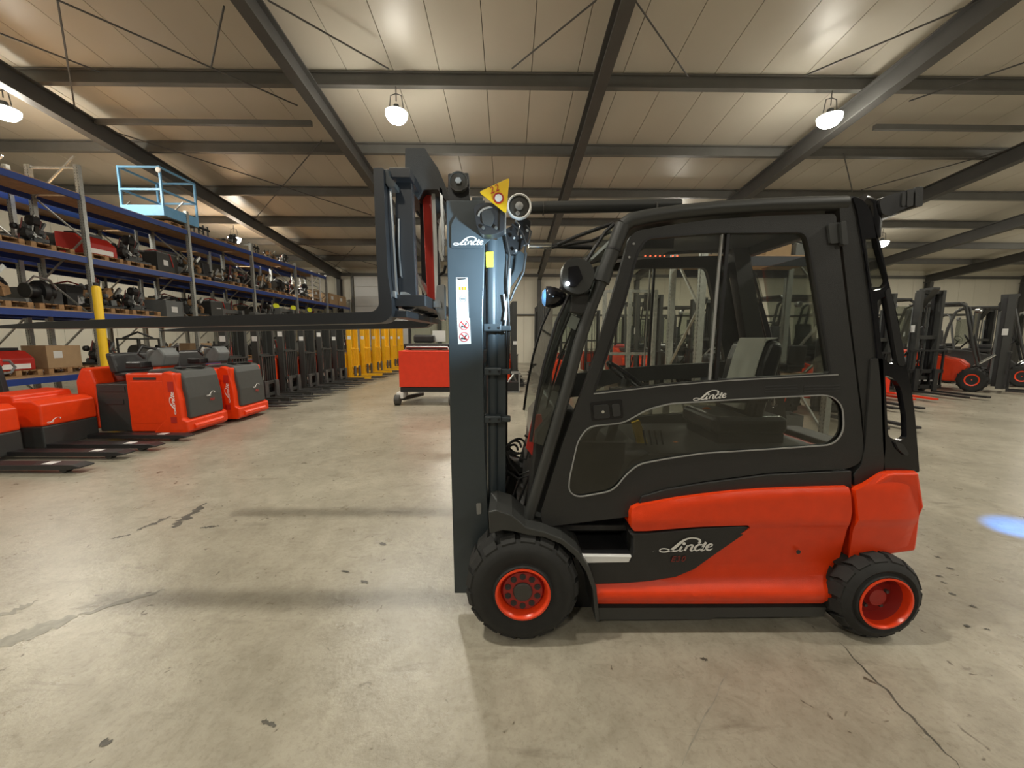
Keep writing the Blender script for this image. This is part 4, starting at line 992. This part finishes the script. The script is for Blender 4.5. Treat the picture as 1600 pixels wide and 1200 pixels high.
for z, ks in seq.items():
    n = 0
    for b in range(1, 7):
        L = ys[b+1]-ys[b]
        for j, side in enumerate(('left', 'middle', 'right')):
            kd = ks[n % len(ks)]; n += 1
            if z > 3 and b == 6: continue
            y = ys[b] + .58 + j*.92; x = XR_-.55; bay = ORD[b-1]
            where = 'on the %s shelf, %s bay from left, %s place' % (SH[z], bay, side)
            zz = z+.024
            if (b+j) % 5 != 4:
                place('pallet', (x, y, zz), 0, 'wooden pallet ' + where, 'pallets on the racking', (1, .68, .9)); zz += .131
            s = random.uniform(.85, 1.1) if z > 1 else .95
            place(kd, (x+random.uniform(-.05, .1), y, zz), random.uniform(-.13, .13), WORD[kd] + ' ' + where, 'machine parts stored on the racking', (1.0*s, .86*s, s*1.15 if z < 4 else s))
RK2 = copy_tree(RK); RK2.location = (XR_-1.6, 0, 0); RK2['label'] = 'second row of blue pallet racking standing behind the first, seen through it'
n = 0; ks2 = ['battery', 'asm2', 'asm3', 'crate', 'battery', 'asm', 'carton', 'battery', 'asm3', 'asm2', 'red']
for z in (2.15, 3.42):
    for b in range(1, 7):
        for j, side in enumerate(('left', 'middle', 'right')):
            kd = ks2[n % 11]; n += 1; y = ys[b]+.58+j*.92
            place(kd, (XR_-2.1, y, z+.024), random.uniform(-.12, .12), WORD[kd] + ', rear rack row, %s shelf, %s bay, %s place' % (SH[z], ORD[b-1], side), 'machine parts in the rear rack row', (1.1, 1.0, 1.5 if kd != 'seat' else 1.2))
# second parallel things on the top: platform cage, frames
CG = thing('platform_cage', 'light blue guard-rail cage of a work platform on top of the racking', 'cage')
a = P(183, 259, 10.3); b = P(250, 259, 10.3); zt = P(215, 260, 10.3).z; z0 = 4.90; cx0, cx1 = -10.95, -9.8; cy0, cy1 = 11.5, 12.7
zt = P(215, 259, 11.5).z
for x in (cx0, cx1):
    for y in (cy0, cy1): MB().box(x-.025, x+.025, y-.025, y+.025, z0+.15, zt).build('corner_post', M['skyblue'], CG)
for zz in (zt-.03, (z0+zt)/2+.1):
    for (A, B) in (((cx0, cy0), (cx1, cy0)), ((cx1, cy0), (cx1, cy1)), ((cx1, cy1), (cx0, cy1)), ((cx0, cy1), (cx0, cy0))): MB().bar((A[0], A[1], zz), (B[0], B[1], zz), .045, .05).build('guard_rail', M['skyblue'], CG)
MB().box(cx0-.03, cx1+.03, cy0-.03, cy0, z0+.12, z0+.40).build('kick_plate', M['skyblue'], CG); MB().box(cx1, cx1+.03, cy0, cy1, z0+.12, z0+.40).build('kick_plate', M['skyblue'], CG)
MB().box(cx0, cx1, cy0, cy1, z0+.10, z0+.14).build('platform_floor', M['greybox'], CG); MB().lathe((cx1, cy0-.04, zt-.12), [(-.02, 0), (-.02, .07), (0, .08)], 12).build('rail_disc', M['white'], CG)
rebase(CG, (-10.4, 12.1, z0+.10))
place('pallet', (-10.35, 12.1, 4.845), R(90), 'pale wooden pallet under the light blue cage', 'pallets on the racking', (1, .8, .7))
for k, (y, kd) in enumerate([(13.5, 'forkset'), (14.2, 'pallet'), (14.9, 'asm2'), (16.2, 'forkset'), (17.2, 'asm'), (18.2, 'asm2')]):
    place(kd, (XR_-.5, y, 4.845), random.uniform(-.2, .2), WORD[kd] + ' lying on top of the racking, %s behind the blue cage' % ORD[k], 'machine parts stored on the racking', .8)
# gate-like steel rack standing at the far end of the racking
GT = thing('cage_rack', 'pale steel cage rack at the far end of the racking', 'rack')
for x in (-.5, .5):
    for y in (-.4, .4): MB().box(x-.03, x+.03, y-.03, y+.03, 0, 1.45).build('post', M['white'], GT)
for k in range(7):
    MB().box(-.5, .5, -.43, -.40, .12+k*.2, .15+k*.2).build('cross_bar', M['galv'], GT); MB().box(.47, .5, -.4, .4, .12+k*.2, .15+k*.2).build('cross_bar', M['galv'], GT)
MB().bar((.5, -.4, .75), (.5, .4, 1.4), .03, .03).build('diagonal', M['white'], GT); place('carton', (XR_-.5, 22.3, 3.447), 0, 'large brown carton behind the pale cage rack, nearer of two', 'cartons at the far end of the racking', 1.3)
place('carton', (XR_-.5, 23.45, 3.447), 0, 'large brown carton behind the pale cage rack, farther of two', 'cartons at the far end of the racking', 1.3)
GT.location = (XR_-.55, 20.2, 3.447)
# yellow price tags hanging below the shelf
for k, (u, v) in enumerate(((440, 478), (466, 481), (491, 484))):
    Y = (16.56, 17.87, 19.3)[k]; p = Vector((XR_, Y, P(u, v, Y).z)); t = thing('shelf_tag', 'fluorescent yellow tag hanging under the blue shelf, %s of three from left' % ORD[k], 'tag', (p.x, p.y, p.z), group='yellow tags under the shelf')
    MB().lathe((0, 0, 0), [(-.005, 0), (-.005, .14), (.005, .14), (.005, 0)], 12, 'X').build('tag_disc', M['tag'], t); t.location.x = XR_+.0; t.scale = (1, 1.6, .75)
    MB().tube([(0, 0, .13), (0, 0, (3.30-p.z)/.75)], .006, 5).build('string', M['ink'], t)
BL = thing('bollard', 'tall round yellow guard post in front of the racking', 'post', (-7.75, 7.45, 0))
MB().lathe((0, 0, 0), [(0, .17), (.015, .17), (.015, .066), (2.5, .066), (2.54, .05), (2.55, 0)], 20, 'Z').build('post_tube', M['yellow'], BL, smooth=True)
MB().lathe((0, 0, 2.55), [(0, .04), (.05, .04), (.06, 0)], 12, 'Z').build('post_cap', M['black'], BL)

# ------------------------------------------------------------------ trucks parked along the left
def castor(mb, x, y, r=.05, w=.06): mb.lathe((x, y, r), [(-w/2, 0), (-w/2, r), (w/2, r), (w/2, 0)], 12)
def forks_pair(root, x0, L, ys_, m, w=.17, z=.05, h=.06, tipm=None):
    for y in ys_:
        f = MB().prism([(x0, z), (x0+L-.14, z), (x0+L, z+.02), (x0+L, z+.035), (x0+L-.1, z+h), (x0, z+h)], y-w/2, y+w/2).build('fork', m, root, bevel=.006)
        MB().lathe((x0+L-.25, y, .045), [(-.04, 0), (-.04, .045), (.04, .045), (.04, 0)], 10).build('load_wheel', M['hub'], f)
        MB().box(x0+L-.48, x0+L-.36, y-w*.3, y+w*.3, z+h, z+h+.002).build('fork_marking', M['sticker'], f)
        MB().box(x0+L-.60, x0+L-.53, y-w*.3, y+w*.3, z+h-.001, z+h+.001).build('fork_slot', M['ink'], f)
def pallet_truck():
    r = thing('pallet_truck', 'x', 'pallet truck')
    MB().box(-.62, 0, -.36, .36, .05, .36).build('chassis', M['anth2'], r, bevel=.02)
    MB().prism([(-.80, .30), (0, .36), (.0, .66), (-.10, .72), (-.34, .72), (-.36, .80), (-.72, .82), (-.80, .7)], -.36, .36).build('battery_cover', M['red'], r, bevel=.025, seg=3)
    forks_pair(r, .0, 1.50, (-.26, .26), M['black'])
    t = MB().bar((-.85, 0, .35), (-.98, 0, 1.18), .09, .07).build('tiller', M['black'], r, bevel=.01)
    for s_ in (-1, 1): MB().tube([(-.98, .03*s_, 1.05), (-.98, .16*s_, 1.06), (-.97, .21*s_, 1.14), (-.98, .16*s_, 1.24), (-.98, .03*s_, 1.25)], .017, 8).build('handle', M['greybox'], t, smooth=True)
    MB().cbox((-.98, 0, 1.22), .08, .13, .12).build('control_head', M['darkred'], t, bevel=.02)
    mb = MB(); castor(mb, -.55, 0, .11, .08); mb.build('drive_wheel', M['rubber'], r)
    o_ = Vector((.003, -.30, .40)); wordmark('maker_lettering', o_, (0, .22, 0), (0, 0, .22), M['white'], r, nrm=(1, 0, 0), only_first=True)
    return r
PT = pallet_truck(); PT['label'] = 'low orange-red pallet truck at the left edge, nearest the camera'; PT['group'] = 'low pallet trucks on the left'
PT.location = (-6.5, 4.72, 0)
p2 = copy_tree(PT); p2.location = (-6.42, 5.60, 0); p2['label'] = 'low orange-red pallet truck with stepped cover, second from the left edge'
def tow():
    r = thing('tow_truck', 'x', 'truck')
    MB().box(-.82, -.06, -.46, .46, .10, 1.03).build('side_body', M['red'], r, bevel=.02)
    MB().box(-.76, -.24, -.464, -.455, .24, .90).build('side_hatch', M['red'], r, bevel=.003)
    MB().box(-.70, -.36, -.468, -.462, .93, .965).build('hatch_slot', M['ink'], r)
    MB().prism([(-.50, .06), (-.0, .06), (.05, .10), (.05, .26), (-.02, .30), (-.03, .6), (-.10, 1.02), (-.22, 1.06), (-.28, 1.02), (-.28, .3)], -.47, .47).build('front_shell', M['red'], r, bevel=.02, seg=3)
    cv = MB().prism([(-.16, .29), (.035, .285), (.03, .62), (-.02, .94), (-.07, 1.06), (-.30, 1.10), (-.55, 1.08), (-.6, 1.0), (-.3, 1.0)], -.36, .40).build('front_cover', M['greybox2'], r, bevel=.03, seg=3)
    MB().lathe((-.20, .12, 1.085), [(-.01, .0), (-.01, .14), (.012, .15), (.014, .12), (-.005, .11), (-.006, 0)], 20, 'Z').build('steering_knob_dish', M['black'], cv, smooth=True)
    MB().box(-.25, -.12, -.25, -.15, 1.08, 1.12).build('key_block', M['black'], cv, bevel=.01)
    MB().prism([(.03, .10), (.085, .12), (.085, .17), (.06, .20), (.03, .20)], -.33, .33).build('front_bumper', M['red'], r, bevel=.012)
    MB().box(.050, .058, -.28, .28, .135, .15).build('bumper_groove', M['ink'], r)
    MB().box(-1.32, -.82, -.42, .42, .10, .86).build('platform_block', M['anth2'], r, bevel=.015)
    MB().box(-1.26, -.88, -.43, -.41, .74, .82).build('step_slot', M['ink'], r); MB().box(-1.2, -.92, -.43, -.41, .54, .62).build('step_slot', M['ink'], r)
    bp = MB().prism([(-1.16, 1.02), (-1.04, 1.02), (-1.10, 1.34), (-1.22, 1.34)], -.34, .34).build('back_pad', M['seat'], r, bevel=.04, seg=3)
    MB().box(-1.14, -.8, -.3, .3, .98, 1.03).build('pad_base', M['seat'], bp, bevel=.02)
    MB().box(-1.10, -1.02, -.1, .1, .84, 1.0).build('pad_post', M['black'], bp)
    MB().prism([(-1.62, .14), (-1.32, .14), (-1.32, .88), (-1.38, 1.10), (-1.52, 1.12), (-1.62, .9)], -.42, .42).build('rear_body', M['red'], r, bevel=.04, seg=3)
    mb = MB(); castor(mb, -.3, -.3, .10, .09); castor(mb, -.3, .3, .10, .09); mb.build('front_wheels', M['rubber'], r)
    # handlebar console
    cs = MB().prism([(-.74, 1.10), (-.5, 1.12), (-.44, 1.30), (-.52, 1.42), (-.74, 1.38)], -.16, .16).build('steering_console', M['greybox'], r, bevel=.03)
    MB().tube([(-.64, -.30, 1.26), (-.66, -.38, 1.34), (-.62, -.34, 1.44), (-.58, -.1, 1.40), (-.58, .1, 1.40), (-.62, .34, 1.44), (-.66, .38, 1.34), (-.64, .30, 1.26)], .022, 8).build('handlebar', M['black'], cs, smooth=True)
    MB().box(-.9, -.66, -.36, .36, 1.10, 1.2).build('console_shelf', M['black'], cs, bevel=.02); MB().box(-.8, -.7, .05, .22, 1.2, 1.23).build('console_tag', M['tag'], cs)
    s_ = MB().box(-.19, -.10, -.474, -.466, .74, .90).build('side_reflector', M['darkred'], r); MB().box(-.19, -.10, -.474, -.466, .24, .34).build('side_reflector', M['darkred'], r)
    wordmark('maker_lettering', (-.10, -.474, .38), (0.0, 0, .36), (-.30, 0, .0), M['white'], r)
    wordmark('front_lettering', (.048, .00, .60), (0, .26, 0), (-.02, 0, .26), M['white'], r, nrm=(1, 0, 0), only_first=True)
    text('type_lettering', 'P60', .07, (.046, .12, .53), (0, 1, 0), (0, 0, 1), M['darkred'], r, shear=.2)
    return r
M['greybox2'] = mat('cover_dark_grey', (0.055, 0.058, 0.055), .5)
TW = tow(); TW['label'] = 'orange-red ride-on tow truck with grey front cover, nearer of the pair'; TW['group'] = 'ride-on tow trucks on the left'; TW.location = (-5.17, 6.50, 0); TW.rotation_euler.z = R(2)
t2 = copy_tree(TW); t2.location = (-5.12, 7.62, 0); t2['label'] = 'orange-red ride-on tow truck with grey front cover, farther of the pair'

def stacker(mh=2.2, fl=1.15, leg=.75):
    r = thing('stacker', 'x', 'stacker')
    for s_ in (-1, 1):
        MB().box(-.08, .06, s_*.30-.04, s_*.30+.04, .06, mh).build('mast_channel', M['BODY'], r, bevel=.005)
        MB().box(-.14, -.07, s_*.23-.03, s_*.23+.03, .10, mh-.03).build('inner_channel', M['anth2'], r)
        MB().box(-.1, leg, s_*.30-.05, s_*.30+.05, .02, .12).build('support_leg', M['BODY'], r)
    for z in (mh-.08, mh*.5, .22): MB().box(-.10, -.02, -.27, .27, z, z+.08).build('cross_member', M['BODY'], r)
    MB().tube([(-.08, 0, .1), (-.08, 0, mh*.62)], .03, 8).build('lift_cylinder', M['chrome'], r); MB().tube([(-.08, 0, mh*.55), (-.08, 0, mh-.1)], .018, 8).build('lift_rod', M['chrome'], r)
    bd = MB().prism([(-.75, .08), (-.15, .08), (-.15, .95), (-.35, 1.02), (-.72, .85)], -.37, .37).build('body', M['BODY2'], r, bevel=.03)
    MB().bar((-.74, 0, .6), (-1.0, 0, 1.15), .06, .06).build('tiller', M['black'], r)
    c = MB().box(.07, .11, -.32, .32, .12, .20).box(.07, .11, -.32, .32, .42, .50).build('fork_carriage', M['BODY'], r, bevel=.005)
    for k in range(7): MB().box(.08, .10, -.29+k*.09, -.27+k*.09, .5, 1.12).build('guard_bar', M['anth2'], c)
    MB().box(.075, .105, -.31, .31, 1.12, 1.15).build('guard_rail', M['anth2'], c)
    for y in (-.22, .22): MB().prism([(.10, .05), (.11+fl-.2, .05), (.11+fl, .065), (.11+fl, .085), (.16, .10), (.15, .5), (.11, .5)], y-.07, y+.07).build('fork', M['ftop'], r, bevel=.004)
    MB().box(-.13, -.125, -.26, .26, .9, mh-.15).build('guard_pane', M['clear'], r)
    MB().box(-.06, .061, -.342, -.338, 1.5, 1.62).build('mast_label', M['sticker'], r)
    MB().tube([(-.1, .1, .5), (-.12, .14, 1.2), (-.1, .12, mh-.3)], .014, 6).build('hose', M['cable'], r)
    MB().lathe((-.12, -.1, mh-.1), [(-.02, 0), (-.02, .05), (.02, .05), (.02, 0)], 10).build('chain_pulley', M['hub'], r)
    return r
M['BODY'] = M['anth2']; M['BODY2'] = M['red']
ST = stacker()
ST['label'] = 'dark stacker with red body in the left row, nearest'; ST['group'] = 'stackers in the left-hand row'; ST.location = (-6.18, 8.75, 0)
n = 0
for k in range(1, 6):
    s_ = copy_tree(ST); s_.location = (-6.18+.02*k, 8.75+1.02*k, 0); s_['label'] = 'dark stacker in the left row, %s from the front' % ORD[k]
    if k in (2, 4): s_.scale = (1, 1, 1.08)
for k in range(6):
    s_ = copy_tree(ST, None, {M['anth2']: M['yelsafe'], M['red']: M['yelsafe']}); s_.location = (-6.0, 14.95+1.32*k, 0); s_['label'] = 'yellow stacker in the left row, %s from the dark ones' % ORD[k]; s_['group'] = 'yellow stackers in the left-hand row'
    s_.scale = (1, 1, 1.02)
# corridor in the middle: tall dark masts on both sides
TS = stacker(3.0, .28, .3); TS['label'] = 'tall dark stacker with red body right of the aisle, nearest'; TS['group'] = 'tall stackers beside the centre aisle'; TS.location = (1.08, 11.0, 0); TS.rotation_euler.z = PI
for k in range(1, 6):
    s_ = copy_tree(TS); s_.location = (1.05+.04*k, 11.0+1.25*k, 0); s_.rotation_euler.z = PI+random.uniform(-.12, .12); s_.scale = (1, 1, random.uniform(.88, 1.02)); s_['label'] = 'tall dark stacker right of the centre aisle, %s from the front' % (ORD+['eighth', 'ninth'])[k]
for k in range(6):
    s_ = copy_tree(TS); s_.location = (.22-.03*k, 12.9+1.3*k, 0); s_.rotation_euler.z = random.uniform(-.1, .1); s_.scale = (1, 1, random.uniform(.85, 1.0)); s_['label'] = 'tall dark stacker left of the centre aisle, %s from the front' % ORD[k]
# wire box on the floor at the aisle
for k in range(9):
    s_ = copy_tree(TS); s_.location = (2.75+1.2*k, 18.2, 0); s_.rotation_euler.z = -PI/2+random.uniform(-.15, .15); s_.scale = (1, 1, random.uniform(.8, 1.0)); s_['group'] = 'tall stackers along the rear wall'; s_['label'] = 'tall dark stacker in the row along the rear wall, %s from the aisle' % (ORD+['eighth', 'ninth'])[k]
WB = thing('wire_box', 'small dark wire-framed box standing on the floor by the aisle', 'box', (.10, 11.4, 0))
for x in (-.22, .22):
    for y in (-.22, .22): MB().box(x-.015, x+.015, y-.015, y+.015, 0, .6).build('corner_post', M['trim'], WB)
for z in (0.02, .58):
    for (A, B) in (((-.22, -.22), (.22, -.22)), ((.22, -.22), (.22, .22)), ((.22, .22), (-.22, .22)), ((-.22, .22), (-.22, -.22))): MB().bar((*A, z), (*B, z), .03, .03).build('frame_rail', M['trim'], WB)
MB().box(-.2, .2, -.2, .2, .05, .3).build('box_content', M['black'], WB); MB().tube([(-.12, -.15, .3), (.05, 0, .52), (.13, .1, .3)], .03, 8).build('bent_part', M['galv'], WB)

# red order picker seen from its battery end
OP = thing('order_picker', 'bright red order picker with clear guard, between the yellow stackers and the mast', 'order picker')
y0 = 9.1; a = P(622, 548, y0); b = P(622, 605, y0); x0_ = a.x; x1_ = x0_+1.35
MB().box(x0_, x1_, y0, y0+.8, b.z, a.z).build('battery_case', M['red2'], OP, bevel=.02)
MB().box(x0_+.02, x1_, y0+.02, y0+.8, b.z-.12, b.z-.01).build('base_frame', M['black'], OP)
for x in (x0_-.04, x1_-.10):
    lg = MB().box(x-.02, x+.14, y0-.05, y0+.4, .16, .30).build('outrigger', M['white'], OP, bevel=.01)
    MB().lathe((x+.0, y0-.02, .125), [(-.07, 0), (-.07, .10), (-.06, .125), (.06, .125), (.07, .10), (.07, 0)], 18, 'X').build('outrigger_wheel', M['hub'], lg, smooth=True)
    MB().bar((x+.05, y0+.2, .12), (x+.35, y0+1.0, .12), .12, .08).build('straddle_leg', M['hub'], lg)
for x in (x0_+.03, x1_-.08): MB().box(x, x+.06, y0+.85, y0+.93, .3, 2.25).build('mast_channel', M['black'], OP)
MB().box(x0_+.09, x1_-.1, y0+.88, y0+.884, 1.4, 2.15).build('guard_pane', M['clear'], OP)
MB().box(x0_+.05, x1_, y0+.3, y0+.85, a.z+.02, a.z+.16).build('control_shelf', M['black'], OP, bevel=.02)
MB().tube([(x0_+.15, y0+.1, a.z+.02), (x0_+.17, y0+.1, a.z+.09), (x1_-.2, y0+.1, a.z+.09), (x1_-.17, y0+.1, a.z+.02)], .018, 8).build('handrail', M['steel'], OP)
MB().box(x0_+.65, x0_+.98, y0+.86, y0+.87, 1.5, 1.78).build('notice_sheet', M['white'], OP)
MB().box(x0_+.05, x1_-.05, y0+.84, y0+.94, 2.2, 2.26).build('mast_cross_member', M['black'], OP)
MB().cbox((x0_+.5, y0+.6, a.z+.28), .5, .3, .2).build('seat_cushion', M['seat'], OP, bevel=.05)
rebase(OP, ((x0_+x1_)/2, y0+.4, 0))

# ------------------------------------------------------------------ counterbalance trucks on the right
def truck():
    """faces +x, about 3 m long, mast at x = 1.1"""
    r = thing('forklift', 'x', 'forklift')
    MB().prism([(-1.05, .45), (-.95, .35), (-.55, .42), (-.5, .25), (.55, .22), (.6, .62), (.45, .75), (-.4, .95), (-1.05, 1.0)], -.52, .52).build('lower_body', M['red'], r, bevel=.03)
    MB().prism([(-1.12, .5), (-.9, .45), (-.85, 1.02), (-1.02, 1.1), (-1.14, .9)], -.5, .5).build('counterweight', M['darkred'], r, bevel=.04)
    MB().box(-.5, .2, -.42, .42, .9, 1.0).build('seat_deck', M['anth'], r, bevel=.02)
    s_ = MB().box(-.35, .1, -.22, .22, 1.0, 1.12).build('seat', M['seat'], r, bevel=.03); MB().prism([(-.38, 1.1), (-.26, 1.1), (-.34, 1.6), (-.44, 1.58)], -.2, .2).build('seat_back', M['seat'], s_, bevel=.03)
    MB().tube([(.55, -.1, 1.25+0), (.40, -.1, 1.05)], .02, 8).build('steering_column', M['black'], r)
    ring = [(.50+.06*math.cos(t), -.1+.15*math.sin(t), 1.27-.10*math.cos(t)) for t in [2*PI*k/16 for k in range(17)]]; MB().tube(ring, .012, 6, caps=False).build('steering_wheel', M['black'], r)
    for y in (-.46, .46):
        MB().tube([(.78, y, .62), (.62, y, 1.2), (.42, y, 2.05), (.3, y, 2.12)], .035, 8).build('front_pillar', M['anth2'], r, smooth=True)
        MB().tube([(-.95, y, 1.05), (-.88, y, 1.6), (-.75, y, 2.05), (-.6, y, 2.14), (.3, y, 2.12)], .035, 8).build('rear_pillar', M['anth2'], r, smooth=True)
        for (x, R_, w) in ((.72, .29, .2), (-.75, .23, .16)):
            yy = y*1.15; wh = MB().lathe((x, yy, R_), [(-w/2, R_*.5), (-w/2-.01, R_*.6), (-w/2, R_*.88), (-w/2+.04, R_), (w/2-.04, R_), (w/2, R_*.88), (w/2+.01, R_*.6), (w/2, R_*.5)], 24).build('wheel', M['rubber'], r, smooth=True)
            MB().lathe((x, yy, R_), [(-w/2-.005, 0), (-w/2+.03, .08), (-w/2-.005, R_*.42), (-w/2-.01, R_*.5), (w/2+.01, R_*.5), (w/2+.005, R_*.42), (w/2-.03, .08), (w/2, 0)], 20).build('rim', M['rimred'], wh, smooth=True)
            mb = MB()
            for k in range(14):
                t = 2*PI*k/14; mb.bar((x+R_*.97*math.cos(t), yy-w/2+.01, R_+R_*.97*math.sin(t)), (x+R_*.97*math.cos(t+.1), yy+w/2-.01, R_+R_*.97*math.sin(t+.1)), .04, .04)
            mb.build('tread_lugs', M['rubber'], wh)['kind'] = 'stuff'
    for k in range(6): MB().box(-.7+k*.2, -.62+k*.2, -.44, .44, 2.11, 2.15).build('roof_bar', M['anth2'], r)
    for y in (-.30, .30):
        MB().box(1.12, 1.26, y-.04, y+.04, .10, 2.25).build('mast_channel', M['anth2'], r, bevel=.005); MB().box(1.04, 1.12, y*.8-.03, y*.8+.03, .15, 2.2).build('inner_mast_channel', M['black'], r)
        MB().tube([(1.02, y*.75, .2), (1.02, y*.75, 1.9)], .035, 8).build('lift_cylinder', M['greybox'], r, smooth=True); MB().tube([(.7, y, .6), (1.05, y, .9)], .03, 8).build('tilt_cylinder', M['chrome'], r)
        MB().box(1.30, 2.45, y*.9-.06, y*.9+.06, .05, .085).build('fork_blade', M['FORKM'], r); MB().box(1.30, 1.34, y*.9-.06, y*.9+.06, .05, .55).build('fork_shank', M['FORKM'], r)
    for z in (2.17, 1.2, .3): MB().box(1.14, 1.22, -.3, .3, z, z+.08).build('mast_cross_member', M['anth2'], r)
    c = MB().box(1.26, 1.30, -.5, .5, .12, .20).box(1.26, 1.30, -.5, .5, .46, .54).build('fork_carriage', M['black'], r, bevel=.004)
    for y in (-.48, -.16, .16, .44): MB().box(1.26, 1.30, y, y+.04, .12, .95).build('carriage_upright', M['black'], c)
    MB().box(1.255, 1.305, -.5, .5, .93, .97).build('carriage_top_rail', M['black'], c)
    for y in (-.16, .02, .2): MB().box(1.30, 1.31, y-.05, y+.03, .28, .31).build('side_shift_block', M['trim'], c)
    MB().box(1.10, 1.14, .34, .345, 1.35, 1.5).build('mast_label', M['sticker'], r); MB().box(1.10, 1.2, -.345, -.34, 1.35, 1.5).build('mast_label', M['sticker'], r)
    MB().tube([(.95, -.15, .5), (1.0, -.2, 1.3), (.98, -.1, 2.1), (1.08, 0, 2.25)], .016, 6).build('hose', M['cable'], r); MB().tube([(.95, .15, .5), (1.0, .12, 1.3), (.96, .2, 2.1)], .016, 6).build('hose', M['cable'], r)
    for y in (-.36, .36):
        l = MB().lathe((.62, y, 1.95), [(-.04, 0), (-.03, .05), (.05, .06), (.055, .05), (.056, 0)], 12, 'X').build('head_lamp', M['steel'], r, smooth=True)
    MB().box(.60, .604, -.4, .4, 1.1, 1.95).build('front_pane', M['clear'], r)
    MB().prism([(1.0, 1.9), (1.3, 2.26), (1.3, 2.3), (.98, 2.3)], -.1, .1).build('mast_head', M['anth2'], r)
    return r
M['FORKM'] = mat('fork_dark', (0.02, 0.02, 0.021), .4)
FORKRED = M['red2']
TR = truck(); G_ = 'forklifts parked on the right'
TR['label'] = 'dark forklift facing the camera just behind the rear cab pillar, forks lowest in the picture'; TR['group'] = G_
TR.location = (6.6, 9.1, 0); TR.rotation_euler.z = -PI/2 + R(4)
def cp(loc, rz, label, swap=None):
    t = copy_tree(TR, None, swap); t.location = loc; t.rotation_euler = (0, 0, rz); t['label'] = label; t['group'] = G_; return t
DK = {M['red']: M['anth'], M['darkred']: M['anth2']}
BIG = {}
TR.scale = (1.1, 1.1, 1.2)
def cp2(*a, s=(1.12, 1.12, 1.28), **k): t = cp(*a, **k); t.scale = s; return t
cp2((8.75, 11.0, 0), -PI/2+R(2), 'dark forklift seen through the openings of the rear cab pillar', DK)
cp2((10.5, 12.3, 0), -PI/2+R(2), 'forklift with bright red fork blades right of the rear cab pillar', {M['FORKM']: FORKRED, M['red']: M['anth'], M['darkred']: M['anth2']})
cp2((12.2, 12.6, 0), -PI/2+R(3), 'dark forklift with pale side-shift blocks, directly right of the red forks', DK, s=(1.12, 1.12, 1.34))
cp2((14.25, 12.6, 0), R(-54), 'forklift with red wheel and red bonnet near the right edge, mast toward the right', {M['darkred']: M['anth2']})
cp2((17.3, 13.8, 0), R(-48), 'forklift at the right edge of the photo, cut off by the frame', DK)
cp2((14.6, 17.8, 0), -PI/2, 'dark forklift in the back row behind the red-wheeled one', DK)
cp2((17.6, 18.0, 0), -PI/2, 'dark forklift in the back row, second from the right edge', DK)
cp2((20.4, 17.8, 0), -PI/2, 'dark forklift in the back row at the right edge', DK)
cp2((6.3, 14.2, 0), -PI/2+R(5), 'dark forklift deep behind the cab, left of the pillar openings', DK)
cp2((8.4, 15.0, 0), -PI/2+R(3), 'dark forklift behind the rear cab pillar, second row', DK)
cp2((4.3, 12.9, 0), -PI/2+R(-5), 'red-bodied forklift seen through the right half of the cab window')

# ------------------------------------------------------------------ rack standing behind the parked truck (stands in for one mirrored in its windows)
RB = thing('reflected_rack', 'galvanised steel rack behind the forklift, standing in for a reflection in its cab windows', 'racking')
RB.location = (2.74, 5.55, 0); RB.rotation_euler.z = -PI/2
racking(RB, [0, 1.95], [.12, 1.05, 2.75], 1.0, 3.15, 2.4, M['BRB'] if 'BRB' in M else mat('rack_beam_dark', (.03, .035, .05), .5), heights=[3.15, 3.15])
for k, (kd, x, z) in enumerate([('gear', 3.3, 1.07), ('battery', 3.9, 1.07), ('seat', 4.45, 1.07), ('carton', 3.35, .14), ('frame', 3.85, .14), ('crate', 4.4, .14), ('frame', 3.4, 2.77), ('carton', 4.0, 2.77), ('crate', 4.5, 2.77)]):
    place(kd, (x, 6.05, z+.02), PI/2+random.uniform(-.2, .2), WORD[kd] + ' on the stand-in rack behind the cab, %s shelf' % ('lower' if z < .5 else 'middle' if z < 2 else 'upper'), 'things on the stand-in rack behind the forklift', .62 if z < 2 else .55)
# short frame standing left of it
FR = thing('post_frame', 'pale steel frame standing behind the windscreen side of the cab', 'frame', (2.15, 6.9, 0))
for x in (-.45, .0, .45): MB().box(x-.03, x+.03, -.03, .03, 0, 2.45).build('post', M['galv'], FR)
for z in (.1, 1.3, 2.4): MB().box(-.45, .45, -.025, .025, z, z+.05).build('cross_bar', M['galv'], FR)
for p in list(PROTO.values()):
    if not p[1]:
        for c in list(p[0].children): bpy.data.objects.remove(c)
        bpy.data.objects.remove(p[0])
